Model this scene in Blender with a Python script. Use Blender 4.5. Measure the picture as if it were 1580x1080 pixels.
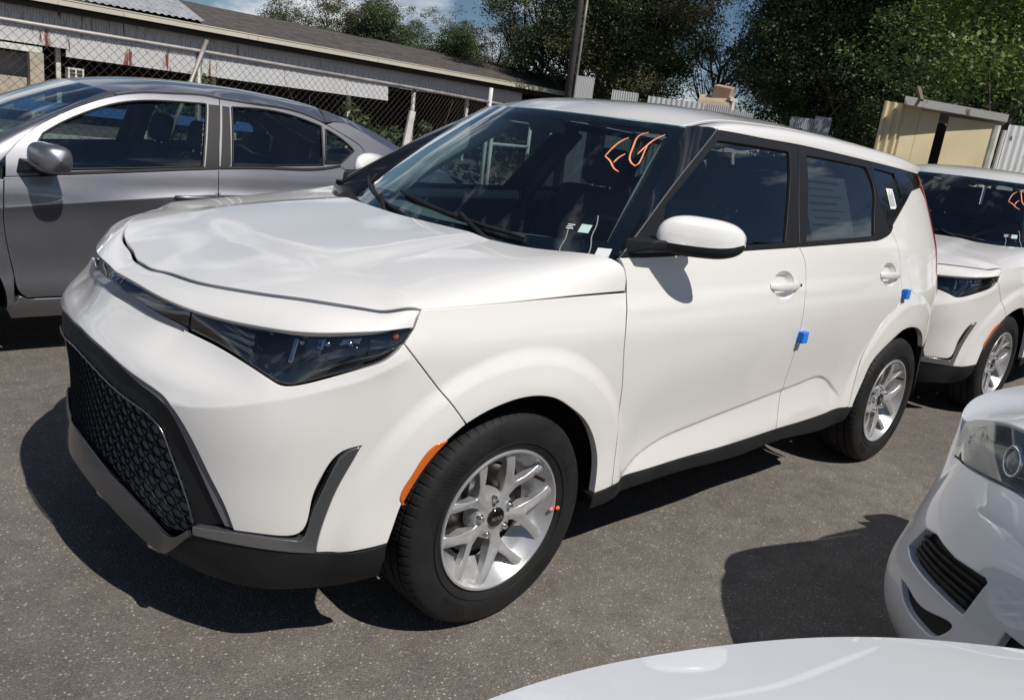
import bpy, bmesh, math, random
import numpy as np
from mathutils import Vector, Matrix, Euler
from mathutils.geometry import delaunay_2d_cdt
for o in list(bpy.data.objects): bpy.data.objects.remove(o)
SC = bpy.context.scene
COL = SC.collection
R = math.radians
rnd = random.Random(7)
# ------------------------------------------------------------------ camera
cd = bpy.data.cameras.new('camera'); cam = bpy.data.objects.new('camera', cd); COL.objects.link(cam)
cam.location = (-1.434, -2.340, 1.411)
cam.rotation_euler = (R(74.738), R(-7.037), R(-41.536))
cd.sensor_width = 36; cd.lens = 27.487; cd.shift_y = -0.0043
cd.clip_start = 0.05; cd.clip_end = 2000
SC.camera = cam
SC.render.resolution_x = 1024; SC.render.resolution_y = 699
# ------------------------------------------------------------------ light
SUN = Vector((0.05, -0.75, 1.0)).normalized()          # towards the sun
w = bpy.data.worlds.new('World'); SC.world = w; w.use_nodes = True
nt = w.node_tree; nt.nodes.clear()
def wn(t, **k):
    n = nt.nodes.new(t)
    for a, b in k.items(): setattr(n, a, b)
    return n
sky = wn('ShaderNodeTexSky', sky_type='NISHITA', sun_disc=False)
sky.sun_elevation = math.asin(SUN.z); sky.sun_rotation = math.atan2(SUN.x, SUN.y)
sky.air_density = 1.0; sky.dust_density = 0.0; sky.ozone_density = 6.0
# broken white clouds drifting over the blue
tc = wn('ShaderNodeTexCoord'); mp = wn('ShaderNodeMapping'); mp.inputs['Scale'].default_value = (1.0, 1.0, 2.6)
mp.inputs['Location'].default_value = (0.9, 0.55, 0.2)
nz = wn('ShaderNodeTexNoise'); nz.inputs['Scale'].default_value = 3.4; nz.inputs['Detail'].default_value = 7; nz.inputs['Roughness'].default_value = .58
rp = wn('ShaderNodeValToRGB'); rp.color_ramp.elements[0].position = .57; rp.color_ramp.elements[1].position = .70
mx = wn('ShaderNodeMixRGB'); mx.inputs[2].default_value = (15.0, 15.6, 16.5, 1)
bg = wn('ShaderNodeBackground'); bg.inputs['Strength'].default_value = 0.058
out = wn('ShaderNodeOutputWorld')
L = nt.links.new
sxyz = wn('ShaderNodeSeparateXYZ'); L(tc.outputs['Generated'], sxyz.inputs[0])
lowc = wn('ShaderNodeMapRange'); lowc.inputs[1].default_value = 0.0; lowc.inputs[2].default_value = 0.45; lowc.inputs[3].default_value = .15; lowc.inputs[4].default_value = 0.0; L(sxyz.outputs[2], lowc.inputs[0])   # clouds bank up towards the horizon
addc = wn('ShaderNodeMath', operation='ADD'); L(nz.outputs['Fac'], addc.inputs[0]); L(lowc.outputs[0], addc.inputs[1])
L(tc.outputs['Generated'], mp.inputs[0]); L(mp.outputs[0], nz.inputs['Vector']); L(addc.outputs[0], rp.inputs[0])
L(rp.outputs[0], mx.inputs[0]); L(sky.outputs[0], mx.inputs[1]); L(mx.outputs[0], bg.inputs[0]); L(bg.outputs[0], out.inputs[0])
sd = bpy.data.lights.new('sun', 'SUN'); sd.energy = 5.0; sd.angle = R(0.53); sd.color = (1.0, .945, .87)
so = bpy.data.objects.new('sun', sd); COL.objects.link(so); so.location = (0, 0, 12)
so.rotation_euler = (-SUN).to_track_quat('-Z', 'Y').to_euler()
SC.view_settings.view_transform = 'Standard'; SC.view_settings.look = 'None'
SC.view_settings.exposure = -0.20; SC.view_settings.gamma = 1.0
# ------------------------------------------------------------------ materials
MATS = {}
def mat(name, col=(.5,.5,.5), rough=.5, metal=0., coat=0., spec=.5, noise=None, bump=None, emis=None, flake=None, wear=None):
    """principled material; noise=(scale, amount, detail) varies the colour, bump=(scale, strength)"""
    if name in MATS: return MATS[name]
    m = bpy.data.materials.new(name); m.use_nodes = True; MATS[name] = m
    n = m.node_tree.nodes; l = m.node_tree.links; p = n['Principled BSDF']
    p.inputs['Base Color'].default_value = (*col, 1); p.inputs['Roughness'].default_value = rough
    p.inputs['Metallic'].default_value = metal; p.inputs['Coat Weight'].default_value = coat; p.inputs['Coat Roughness'].default_value = .02; p.inputs['Coat IOR'].default_value = 1.65
    p.inputs['Specular IOR Level'].default_value = spec
    tcn = n.new('ShaderNodeTexCoord')
    if noise:
        t = n.new('ShaderNodeTexNoise'); t.inputs['Scale'].default_value = noise[0]; t.inputs['Detail'].default_value = noise[2] if len(noise) > 2 else 4
        mr = n.new('ShaderNodeMapRange'); mr.inputs[1].default_value = .3; mr.inputs[2].default_value = .7; mr.inputs[3].default_value = 1 - noise[1]; mr.inputs[4].default_value = 1 + noise[1]
        mu = n.new('ShaderNodeVectorMath'); mu.operation = 'SCALE'; mu.inputs[0].default_value = col
        l.new(tcn.outputs['Object'], t.inputs['Vector']); l.new(t.outputs['Fac'], mr.inputs[0]); l.new(mr.outputs[0], mu.inputs['Scale']); l.new(mu.outputs[0], p.inputs['Base Color'])
        mr2 = n.new('ShaderNodeMapRange'); mr2.inputs[1].default_value = .3; mr2.inputs[2].default_value = .7; mr2.inputs[3].default_value = max(0, rough*.85); mr2.inputs[4].default_value = min(1, rough*1.15)
        l.new(t.outputs['Fac'], mr2.inputs[0]); l.new(mr2.outputs[0], p.inputs['Roughness'])
    if bump:
        t = n.new('ShaderNodeTexNoise'); t.inputs['Scale'].default_value = bump[0]; t.inputs['Detail'].default_value = 3
        b = n.new('ShaderNodeBump'); b.inputs['Strength'].default_value = bump[1]; b.inputs['Distance'].default_value = bump[2] if len(bump) > 2 else .002
        l.new(tcn.outputs['Object'], t.inputs['Vector']); l.new(t.outputs['Fac'], b.inputs['Height']); l.new(b.outputs[0], p.inputs['Normal'])
    if flake:
        t = n.new('ShaderNodeTexVoronoi'); t.inputs['Scale'].default_value = 900
        b = n.new('ShaderNodeBump'); b.inputs['Strength'].default_value = flake; b.inputs['Distance'].default_value = .0004
        l.new(tcn.outputs['Object'], t.inputs['Vector']); l.new(t.outputs['Color'], b.inputs['Height']); l.new(b.outputs[0], p.inputs['Normal'])
    if emis: p.inputs['Emission Color'].default_value = (*emis[0], 1); p.inputs['Emission Strength'].default_value = emis[1]
    return m
def glass(name, tint=(.6,.7,.7), ior=1.5, haze=0.0, hcol=(.3,.32,.33)):
    """thin pane: tinted see-through plus mirror reflection by fresnel, a little dust"""
    if name in MATS: return MATS[name]
    m = bpy.data.materials.new(name); m.use_nodes = True; MATS[name] = m
    n = m.node_tree.nodes; l = m.node_tree.links; n.clear()
    o = n.new('ShaderNodeOutputMaterial'); t = n.new('ShaderNodeBsdfTransparent'); t.inputs[0].default_value = (*tint, 1)
    g = n.new('ShaderNodeBsdfGlossy'); g.inputs['Roughness'].default_value = .0; g.inputs[0].default_value = (1, 1, 1, 1)
    lw = n.new('ShaderNodeLayerWeight'); lw.inputs[0].default_value = .5; pw = n.new('ShaderNodeMath'); pw.operation = 'POWER'; pw.inputs[1].default_value = 5; l.new(lw.outputs['Facing'], pw.inputs[0])
    r0 = ((ior-1)/(ior+1))**2; f = n.new('ShaderNodeMath'); f.operation = 'MULTIPLY_ADD'; f.use_clamp = True; f.inputs[1].default_value = 1.6*(1-r0); f.inputs[2].default_value = 1.9*r0; l.new(pw.outputs[0], f.inputs[0])   # both faces of a thin pane, same from either side
    mxx = n.new('ShaderNodeMixShader'); l.new(f.outputs[0], mxx.inputs[0]); l.new(t.outputs[0], mxx.inputs[1]); l.new(g.outputs[0], mxx.inputs[2])
    last = mxx
    if haze:
        d = n.new('ShaderNodeBsdfDiffuse'); d.inputs[0].default_value = (*hcol, 1); m2 = n.new('ShaderNodeMixShader')
        tx = n.new('ShaderNodeTexCoord'); nn = n.new('ShaderNodeTexNoise'); nn.inputs['Scale'].default_value = 3.5; nn.inputs['Detail'].default_value = 6
        mr = n.new('ShaderNodeMapRange'); mr.inputs[1].default_value = .35; mr.inputs[2].default_value = .75; mr.inputs[3].default_value = haze*.4; mr.inputs[4].default_value = haze*1.6
        l.new(tx.outputs['Object'], nn.inputs['Vector']); l.new(nn.outputs['Fac'], mr.inputs[0]); l.new(mr.outputs[0], m2.inputs[0])
        l.new(mxx.outputs[0], m2.inputs[1]); l.new(d.outputs[0], m2.inputs[2]); last = m2
    l.new(last.outputs[0], o.inputs[0])
    return m
PAINT = mat('white_pearl_paint', (.80,.79,.77), .28, coat=1., spec=.5, flake=.05)
BLKPL = mat('black_textured_plastic', (.013,.0145,.016), .6, spec=.3, bump=(420,.25,.0006), noise=(9,.18))
BLKGL = mat('gloss_black', (.008,.008,.009), .08, coat=.6)
TRIM = mat('black_window_trim', (.013,.013,.015), .45, spec=.3)
SILV = mat('satin_grey_trim', (.36,.37,.385), .24, metal=.85)
CHROME = mat('bright_chrome', (.75,.76,.78), .10, metal=1.)
ALLOY = mat('alloy_silver', (.56,.565,.575), .28, metal=.55, coat=.3, noise=(16,.05))
RUBBER = mat('tyre_rubber', (.0135,.0138,.0145), .72, spec=.3, noise=(14,.25), bump=(160,.2,.0008))
DARK = mat('dark_cavity', (.010,.010,.011), .9)
AMBER = mat('amber_lens', (.62,.13,.008), .12, coat=.8)
REDL = mat('red_lens', (.35,.012,.014), .12, coat=.8)
INTR = mat('interior_plastic', (.022,.024,.027), .6, noise=(30,.1))
SEATM = mat('seat_cloth', (.028,.03,.034), .9, noise=(60,.25), bump=(500,.3,.001))
SHIELD = glass('windshield_glass', (.60,.76,.78), 1.52, .008)
SIDEG = glass('side_glass', (.50,.58,.57), 1.52, .008)
PRIVG = glass('privacy_glass', (.16,.19,.19), 1.55, .02)
CLEAR = glass('lamp_lens', (.80,.82,.84), 1.5, .006)
BLUEF = mat('blue_foam', (.02,.20,.75), .7, noise=(40,.1))
PAPER = mat('white_paper', (.75,.77,.78), .7)
ORANGE = mat('orange_grease_pencil', (.95,.36,.20), .6)
PINKD = mat('pink_paint_dot', (.85,.22,.22), .6); ORD = mat('orange_paint_dot', (.95,.16,.02), .6)
# ------------------------------------------------------------------ objects
def tag(o, label=None, cat=None, group=None, kind=None):
    if label: o['label'] = label
    if cat: o['category'] = cat
    if group: o['group'] = group
    if kind: o['kind'] = kind
    return o
def empty(name, loc=(0,0,0), rz=0, parent=None):
    o = bpy.data.objects.new(name, None); COL.objects.link(o); o.location = loc; o.rotation_euler = (0,0,rz); o.empty_display_size = .2
    if parent: o.parent = parent
    return o
def mobj(name, V, F, m, parent=None, smooth=True, normals=None, mats=None, fmat=None):
    me = bpy.data.meshes.new(name)
    me.from_pydata([tuple(map(float, v)) for v in V], [], [tuple(map(int, f)) for f in F])
    if mats:
        for q in mats: me.materials.append(q)
        if fmat is not None: me.polygons.foreach_set('material_index', [int(i) for i in fmat])
    else: me.materials.append(m)
    if smooth: me.polygons.foreach_set('use_smooth', [True]*len(me.polygons))
    me.update()
    if normals is not None: me.normals_split_custom_set_from_vertices([tuple(map(float, q)) for q in normals])
    o = bpy.data.objects.new(name, me); COL.objects.link(o)
    if parent: o.parent = parent
    return o
class MB:
    """collects simple solids into one mesh"""
    def __init__(s): s.V = []; s.F = []
    def add(s, V, F):
        b = len(s.V); s.V += [tuple(v) for v in V]; s.F += [tuple(i+b for i in f) for f in F]; return s
    def box(s, c, d, rot=None):
        M = Euler(rot).to_matrix() if rot else Matrix.Identity(3)
        v = [Vector(c) + M @ Vector((x*d[0]/2, y*d[1]/2, z*d[2]/2)) for x in (-1,1) for y in (-1,1) for z in (-1,1)]
        return s.add(v, [(0,1,3,2),(4,6,7,5),(0,4,5,1),(2,3,7,6),(0,2,6,4),(1,5,7,3)])
    def tube(s, pts, r, n=6, cap=True):
        pts = [Vector(p) for p in pts]; rr = r if hasattr(r, '__len__') else [r]*len(pts); b = len(s.V); up = None
        for i, p in enumerate(pts):
            t = (pts[min(i+1, len(pts)-1)] - pts[max(i-1, 0)]).normalized()
            if up is None:
                a = Vector((0,0,1)) if abs(t.z) < .9 else Vector((1,0,0)); up = (a - t*a.dot(t)).normalized()
            else: up = (up - t*up.dot(t)).normalized()
            q = t.cross(up)
            for k in range(n):
                a = 2*math.pi*k/n; s.V.append(tuple(p + (up*math.cos(a) + q*math.sin(a))*rr[i]))
        for i in range(len(pts)-1):
            for k in range(n): s.F.append((b+i*n+k, b+i*n+(k+1)%n, b+(i+1)*n+(k+1)%n, b+(i+1)*n+k))
        if cap: s.F.append(tuple(b+k for k in range(n))[::-1]); s.F.append(tuple(b+(len(pts)-1)*n+k for k in range(n)))
        return s
    def build(s, name, m, parent=None, smooth=False, bevel=0.):
        o = mobj(name, s.V, s.F, m, parent, smooth)
        if bevel:
            b = o.modifiers.new('b', 'BEVEL'); b.width = bevel; b.segments = 2; b.limit_method = 'ANGLE'
            for p in o.data.polygons: p.use_smooth = True
            wn_ = o.modifiers.new('w', 'WEIGHTED_NORMAL'); wn_.keep_sharp = False
        return o
def box_mesh(name, d):
    b = MB().box((0,0,0), d); me = bpy.data.meshes.new(name); me.from_pydata(b.V, [], b.F); return me
def inst(name, me, loc, rot=(0,0,0), parent=None, scale=None):
    o = bpy.data.objects.new(name, me); COL.objects.link(o); o.location = loc; o.rotation_euler = rot
    if scale: o.scale = scale
    if parent: o.parent = parent
    return o
def lathe(prof, n=64, axis='y', V=None):
    """profile of (radius, axial) revolved round the axis"""
    V = []; F = []; m = len(prof)
    for i in range(n):
        a = 2*math.pi*i/n; c, s_ = math.cos(a), math.sin(a)
        for r, t in prof: V.append((r*c, t, r*s_) if axis == 'y' else (r*c, r*s_, t))
    for i in range(n):
        for j in range(m-1):
            a, b = i*m+j, ((i+1) % n)*m+j
            F.append((a, a+1, b+1, b))
    return V, F
def copy_tree(o, parent=None, depth=0):
    c = o.copy(); COL.objects.link(c); c.parent = parent
    for ch in o.children: copy_tree(ch, c, depth+1)
    return c
# ------------------------------------------------------------------ surfaces and trimmed panels
class Spl:
    def __init__(s, t, y):
        t = np.asarray(t, float); y = np.asarray(y, float)
        if y.ndim == 1: y = y[:, None]
        n = len(t); h = np.diff(t); A = np.zeros((n, n)); b = np.zeros((n, y.shape[1])); A[0,0] = A[-1,-1] = 1
        for i in range(1, n-1):
            A[i,i-1] = h[i-1]; A[i,i] = 2*(h[i-1]+h[i]); A[i,i+1] = h[i]; b[i] = 6*((y[i+1]-y[i])/h[i]-(y[i]-y[i-1])/h[i-1])
        s.t, s.y, s.h, s.m = t, y, h, np.linalg.solve(A, b)
    def __call__(s, x):
        x = np.atleast_1d(np.asarray(x, float)); i = np.clip(np.searchsorted(s.t, x)-1, 0, len(s.t)-2); h = s.h[i][:, None]; xc = np.clip(x, s.t[0], s.t[-1])
        a = (s.t[i+1]-xc)[:, None]/h; b = (xc-s.t[i])[:, None]/h
        r = a*s.y[i]+b*s.y[i+1]+((a**3-a)*s.m[i]+(b**3-b)*s.m[i+1])*h*h/6; e = (x-xc)[:, None]
        if np.any(e):
            d0 = (s.y[1]-s.y[0])/s.h[0]-s.h[0]*(2*s.m[0]+s.m[1])/6; d1 = (s.y[-1]-s.y[-2])/s.h[-1]+s.h[-1]*(2*s.m[-1]+s.m[-2])/6
            r = r+np.where(e < 0, e*d0, e*d1)
        return r
def sstep(a, b, x):
    t = np.clip((x-a)/(b-a), 0, 1); return t*t*(3-2*t)
class Body:
    """skin of a car: plan curve (x, v) at reference height, drawn in by tables of height for centre, front, corner, side, rear corner, rear"""
    def __init__(s, plan, tabs, feat=None):
        P = np.array(plan, float); d = np.r_[0, np.cumsum(np.hypot(*np.diff(P, axis=0).T))]
        k = int(np.argmin(abs(P[:,0])+10*(P[:,1] < .6))); s.s = d-d[k]+P[k,0]; s.s0 = s.s[0]; s.c = Spl(s.s, P)
        s.tab = [Spl([a for a, b in t], [b for a, b in t]) for t in tabs]; s.feat = feat
    def __call__(s, u, z):
        u = np.atleast_1d(np.asarray(u, float)).ravel(); z = np.atleast_1d(np.asarray(z, float)).ravel()
        p = s.c(u); q = s.c(u+.004)-s.c(u-.004); q /= np.linalg.norm(q, axis=1)[:, None]; n = np.stack([-q[:,1], q[:,0]], 1)
        e, f, c, sd, rc, r = [t(z)[:,0] for t in s.tab]; g = np.degrees(np.arctan2(n[:,1], -n[:,0])); lp = lambda a, b: sstep(a, b, g)
        w_ = np.where(g < 15, e+(f-e)*lp(0,15), np.where(g < 48, f+(c-f)*lp(15,48), np.where(g < 90, c+(sd-c)*lp(48,82), np.where(g < 135, sd+(rc-sd)*lp(100,135), rc+(r-rc)*lp(135,170)))))
        o = p-n*w_[:, None]; o = np.stack([o[:,0], o[:,1], z], 1)
        return s.feat(o, n) if s.feat else o
    def near(s, u, z):          # towards the camera: y = -v
        o = s(u, z); o[:,1] *= -1; return o
    def full(s, q, z):          # q runs from the centre line to both sides
        q = np.asarray(q, float).ravel(); o = s(np.abs(q)+s.s0, z); o[:,1] *= -np.where(q < 0, -1, 1); return o
def offset(surf, d, sign=1):
    def f(u, w_):
        return surf(u, w_)+normals(surf, u, w_, sign)*(d(u, w_)[:, None] if callable(d) else d)
    return f
def normals(surf, u, w_, sign=1, e=.003):
    u = np.asarray(u, float).ravel(); w_ = np.asarray(w_, float).ravel()
    n = np.cross(surf(u+e, w_)-surf(u-e, w_), surf(u, w_+e)-surf(u, w_-e)); l = np.linalg.norm(n, axis=1)[:, None]
    return sign*n/np.maximum(l, 1e-12)
def curve(pts, step=.02, smooth=True):
    P = np.array(pts, float); d = np.r_[0, np.cumsum(np.hypot(*np.diff(P, axis=0).T))]
    n = max(2, int(math.ceil(d[-1]/step))+1); t = np.linspace(0, d[-1], n)
    if smooth and len(P) > 2: return Spl(d, P)(t)
    o_ = [P[0]]
    for a, c in zip(P[:-1], P[1:]):
        k = max(1, int(math.ceil(math.hypot(*(c-a))/step))); o_ += [a+(c-a)*i/k for i in range(1, k+1)]
    return np.array(o_)
def poly(*segs):
    """joins curve segments into one closed outline"""
    out_ = []
    for s_ in segs:
        for p in s_:
            if not out_ or math.hypot(p[0]-out_[-1][0], p[1]-out_[-1][1]) > 1e-4: out_.append((float(p[0]), float(p[1])))
    if math.hypot(out_[0][0]-out_[-1][0], out_[0][1]-out_[-1][1]) < 1e-4: out_.pop()
    return out_
def area(p): return .5*sum(p[i][0]*p[(i+1)%len(p)][1]-p[(i+1)%len(p)][0]*p[i][1] for i in range(len(p)))
def inset(p, d):
    P = np.array(p); a = P-np.roll(P, 1, 0); b = np.roll(P, -1, 0)-P
    a /= np.linalg.norm(a, axis=1)[:, None]; b /= np.linalg.norm(b, axis=1)[:, None]
    na = np.stack([-a[:,1], a[:,0]], 1); nb = np.stack([-b[:,1], b[:,0]], 1); m = na+nb; m /= np.maximum(np.linalg.norm(m, axis=1)[:, None], 1e-6)
    c = np.clip((m*na).sum(1), .45, 1)
    return P+m*(d/c)[:, None]
def pip(P, poly_):
    x, y = P[:,0], P[:,1]; c = np.zeros(len(P), bool); Q = np.array(poly_); n = len(Q); j = n-1
    for i in range(n):
        xi, yi = Q[i]; xj, yj = Q[j]; k = (yi > y) != (yj > y)
        if k.any(): c ^= k & (x < (xj-xi)*(y-yi)/((yj-yi) if yj != yi else 1e-12)+xi)
        j = i
    return c
def segdist(P, poly_):
    A = np.array(poly_); B = np.roll(A, -1, 0); D = np.full(len(P), 1e9)
    for a, b in zip(A, B):
        ab = b-a; t = np.clip(((P-a)@ab)/max(ab@ab, 1e-12), 0, 1); D = np.minimum(D, np.hypot(*(P-a-t[:, None]*ab).T))
    return D
def panel_data(outline, surf, sign=1, gap=.002, bev=.0015, depth=.02, grid=.03, holes=(), extra=None):
    loops = []
    for k, o in enumerate((outline, *holes)):
        p = list(o); ar = area(p)
        if (ar < 0) == (k == 0): p = p[::-1]        # outline ccw, holes cw: inside is to the left
        loops.append((inset(p, gap), inset(p, gap+bev)))
    ring2 = [l[1] for l in loops]; lo = ring2[0].min(0); hi = ring2[0].max(0)
    gx = np.arange(lo[0]+grid*.5, hi[0], grid); gy = np.arange(lo[1]+grid*.5, hi[1], grid)
    G = np.stack(np.meshgrid(gx, gy, indexing='ij'), -1).reshape(-1, 2) if len(gx) and len(gy) else np.zeros((0, 2))
    if len(G):
        G[:,0] += ((np.round((G[:,1]-lo[1])/grid).astype(int) % 2)-.5)*grid*.4
        k = pip(G, ring2[0])
        for h in ring2[1:]: k &= ~pip(G, h)
        G = G[k]
    if len(G):
        k = np.ones(len(G), bool)
        for r_ in ring2: k &= segdist(G, r_) > grid*.45
        G = G[k]
    if extra is not None and len(extra):
        X = np.asarray(extra, float); k = pip(X, ring2[0])
        for h in ring2[1:]: k &= ~pip(X, h)
        X = X[k]
        if len(X):
            k = np.ones(len(X), bool)
            for r_ in ring2: k &= segdist(X, r_) > .005
            X = X[k]
        if len(X) and len(G):
            D = np.concatenate([((g[:, None]-X[None])**2).sum(-1).min(1) for g in np.array_split(G, max(1, len(G)//800))]); G = np.vstack([G[D > (grid*.45)**2], X])
    pts = np.vstack([*ring2, G]); ed = []; b = 0
    for r_ in ring2:
        n = len(r_); ed += [(b+i, b+(i+1) % n) for i in range(n)]; b += n
    v2, _, f2, ov, _, _ = delaunay_2d_cdt([Vector(p) for p in pts], ed, [], 0, 1e-7)
    V2 = np.array([(q[0], q[1]) for q in v2]); F2 = np.array([f for f in f2 if len(f) == 3])
    ce = V2[F2].mean(1); k = pip(ce, ring2[0])
    for h in ring2[1:]: k &= ~pip(ce, h)
    F2 = F2[k]; ar = np.cross(V2[F2[:,1]]-V2[F2[:,0]], V2[F2[:,2]]-V2[F2[:,0]])
    F2[ar < 0] = F2[ar < 0][:, ::-1]
    if sign < 0: F2 = F2[:, ::-1]
    W = surf(V2[:,0], V2[:,1]); N = normals(surf, V2[:,0], V2[:,1], sign)
    V = [W]; NN = [N]; F = [tuple(f) for f in F2]; nb = len(W)
    for (r1, r2) in loops:
        # map ring2 points to output vertices
        idx = [int(np.argmin(((V2-p)**2).sum(1))) for p in r2]; n = len(r1)
        P1 = surf(r1[:,0], r1[:,1]); N1 = normals(surf, r1[:,0], r1[:,1], sign); P2 = W[idx]
        od = P1-P2; od -= N1*(od*N1).sum(1)[:, None]; ol = np.linalg.norm(od, axis=1)[:, None]; od = od/np.maximum(ol, 1e-9)
        A = P1-N1*bev*.7; B = A-N1*depth; nA = N1*.6+od*.8
        a0 = nb; b0 = nb+n; c0 = nb+2*n
        V += [A, A, B]; NN += [nA/np.linalg.norm(nA, axis=1)[:, None], od, od]; nb += 3*n
        for i in range(n):
            j = (i+1) % n
            q = [(idx[i], a0+i, a0+j, idx[j]), (b0+i, c0+i, c0+j, b0+j)]
            F += [f if sign > 0 else f[::-1] for f in q]
    return np.vstack(V), F, np.vstack(NN)
def panel(name, outline, surf, m, parent, sign=1, **k):
    V, F, N = panel_data(outline, surf, sign, **k)
    return mobj(name, V, F, m, parent, True, N)
def panel2(name, outline, surf, m, parents, sign=1, **k):
    """a panel and its mirror image on the other flank"""
    V, F, N = panel_data(outline, surf, sign, **k); r_ = [mobj(name, V, F, m, parents[0], True, N)]
    f = np.array([1, -1, 1]); r_.append(mobj(name, V*f, [q[::-1] for q in F], m, parents[1], True, N*f)); return r_
def mirror_y(o, name=None, parent=None):
    me = o.data.copy(); n = len(me.vertices); co = np.zeros(n*3); me.vertices.foreach_get('co', co); co = co.reshape(-1, 3); co[:,1] *= -1
    me.vertices.foreach_set('co', co.ravel()); me.flip_normals(); me.update()
    c = bpy.data.objects.new(name or o.name.split('.')[0], me); COL.objects.link(c); c.parent = parent or o.parent
    c.location = (o.location.x, -o.location.y, o.location.z)
    for md in o.modifiers:
        q = c.modifiers.new(md.name, md.type)
        if md.type == 'BEVEL': q.width = md.width; q.segments = md.segments; q.limit_method = md.limit_method
    return c
def grid_mesh(P):
    """(n, m, 3) points to quads"""
    n, m = P.shape[:2]; V = P.reshape(-1, 3); F = [(i*m+j, (i+1)*m+j, (i+1)*m+j+1, i*m+j+1) for i in range(n-1) for j in range(m-1)]
    return V, F
def strokes(lines, surf, wd, h, name, m, parent, sign=1, lift=.0005):
    """flat strokes laid on a surface: lines of 2-D points"""
    V = []; F = []
    for ln in lines:
        Q = np.array(ln, float); t = np.gradient(Q, axis=0); t /= np.linalg.norm(t, axis=1)[:, None]; nn = np.stack([-t[:,1], t[:,0]], 1)
        ws = np.asarray(wd if hasattr(wd, '__len__') else [wd]*len(Q))[:len(Q), None]
        A = Q+nn*ws/2; B = Q-nn*ws/2
        for hh, s_ in ((lift+h, 0), (lift, 1)):
            for X in (A, B):
                P = surf(X[:,0], X[:,1])+normals(surf, X[:,0], X[:,1], sign)*hh; V += [tuple(p) for p in P]
        n = len(Q); b = len(V)-4*n
        for i in range(n-1):
            f = [(b+i, b+n+i, b+n+i+1, b+i+1), (b+i, b+i+1, b+2*n+i+1, b+2*n+i), (b+n+i, b+3*n+i, b+3*n+i+1, b+n+i+1)]
            F += f
    return mobj(name, V, F, m, parent, False)
# ------------------------------------------------------------------ box hatchback: measured outlines (arc length along the flank, height)
PLAN=[(-.885,0),(-.882,.1),(-.873,.2),(-.860,.3),(-.841,.4),(-.810,.5),(-.765,.6),(-.705,.69),(-.625,.765),(-.52,.82),(-.40,.855),(-.26,.875),(-.12,.885),(0,.889),(.3,.892),(.7,.894),(1.2,.895),(1.7,.894),(2.2,.892),(2.6,.885),(2.85,.868),(3.02,.835),(3.14,.77),(3.22,.66),(3.26,.5),(3.285,.25),(3.295,0)]
CE=[(.16,.10),(.24,.045),(.32,.012),(.42,.004),(.54,0),(.66,-.008),(.716,.0),(.745,.012),(.779,.035),(.82,.058),(.86,.076),(.90,.092),(.96,.115),(1.03,.15)]
FR=[(.16,.105),(.24,.045),(.32,.012),(.42,.004),(.54,0),(.66,-.003),(.716,.008),(.745,.024),(.779,.066),(.82,.104),(.86,.125),(.90,.138),(.96,.165),(1.03,.20)]
CO=[(.16,.06),(.24,.025),(.32,.008),(.42,.0),(.54,0),(.66,.0),(.716,.006),(.745,.012),(.779,.022),(.82,.037),(.86,.05),(.90,.063),(.96,.085),(1.03,.115)]
SI=[(.16,.09),(.24,.05),(.30,.012),(.36,.004),(.46,.008),(.56,.006),(.66,.0),(.74,-.004),(.82,-.006),(.90,-.002),(.96,.014),(1.02,.028),(1.06,.038),(1.10,.050),(1.14,.066),(1.2,.093),(1.3,.140),(1.4,.192),(1.48,.243),(1.53,.28)]
RC=[(.16,.08),(.24,.04),(.32,.01),(.44,.0),(.56,0),(.7,.01),(.9,.03),(1.02,.05),(1.14,.085),(1.25,.125),(1.38,.185),(1.5,.25)]
RR=[(.16,.10),(.24,.05),(.32,.015),(.44,.0),(.56,0),(.7,.05),(.9,.07),(1.0,.09),(1.1,.105),(1.25,.16),(1.4,.25),(1.5,.32)]
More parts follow.
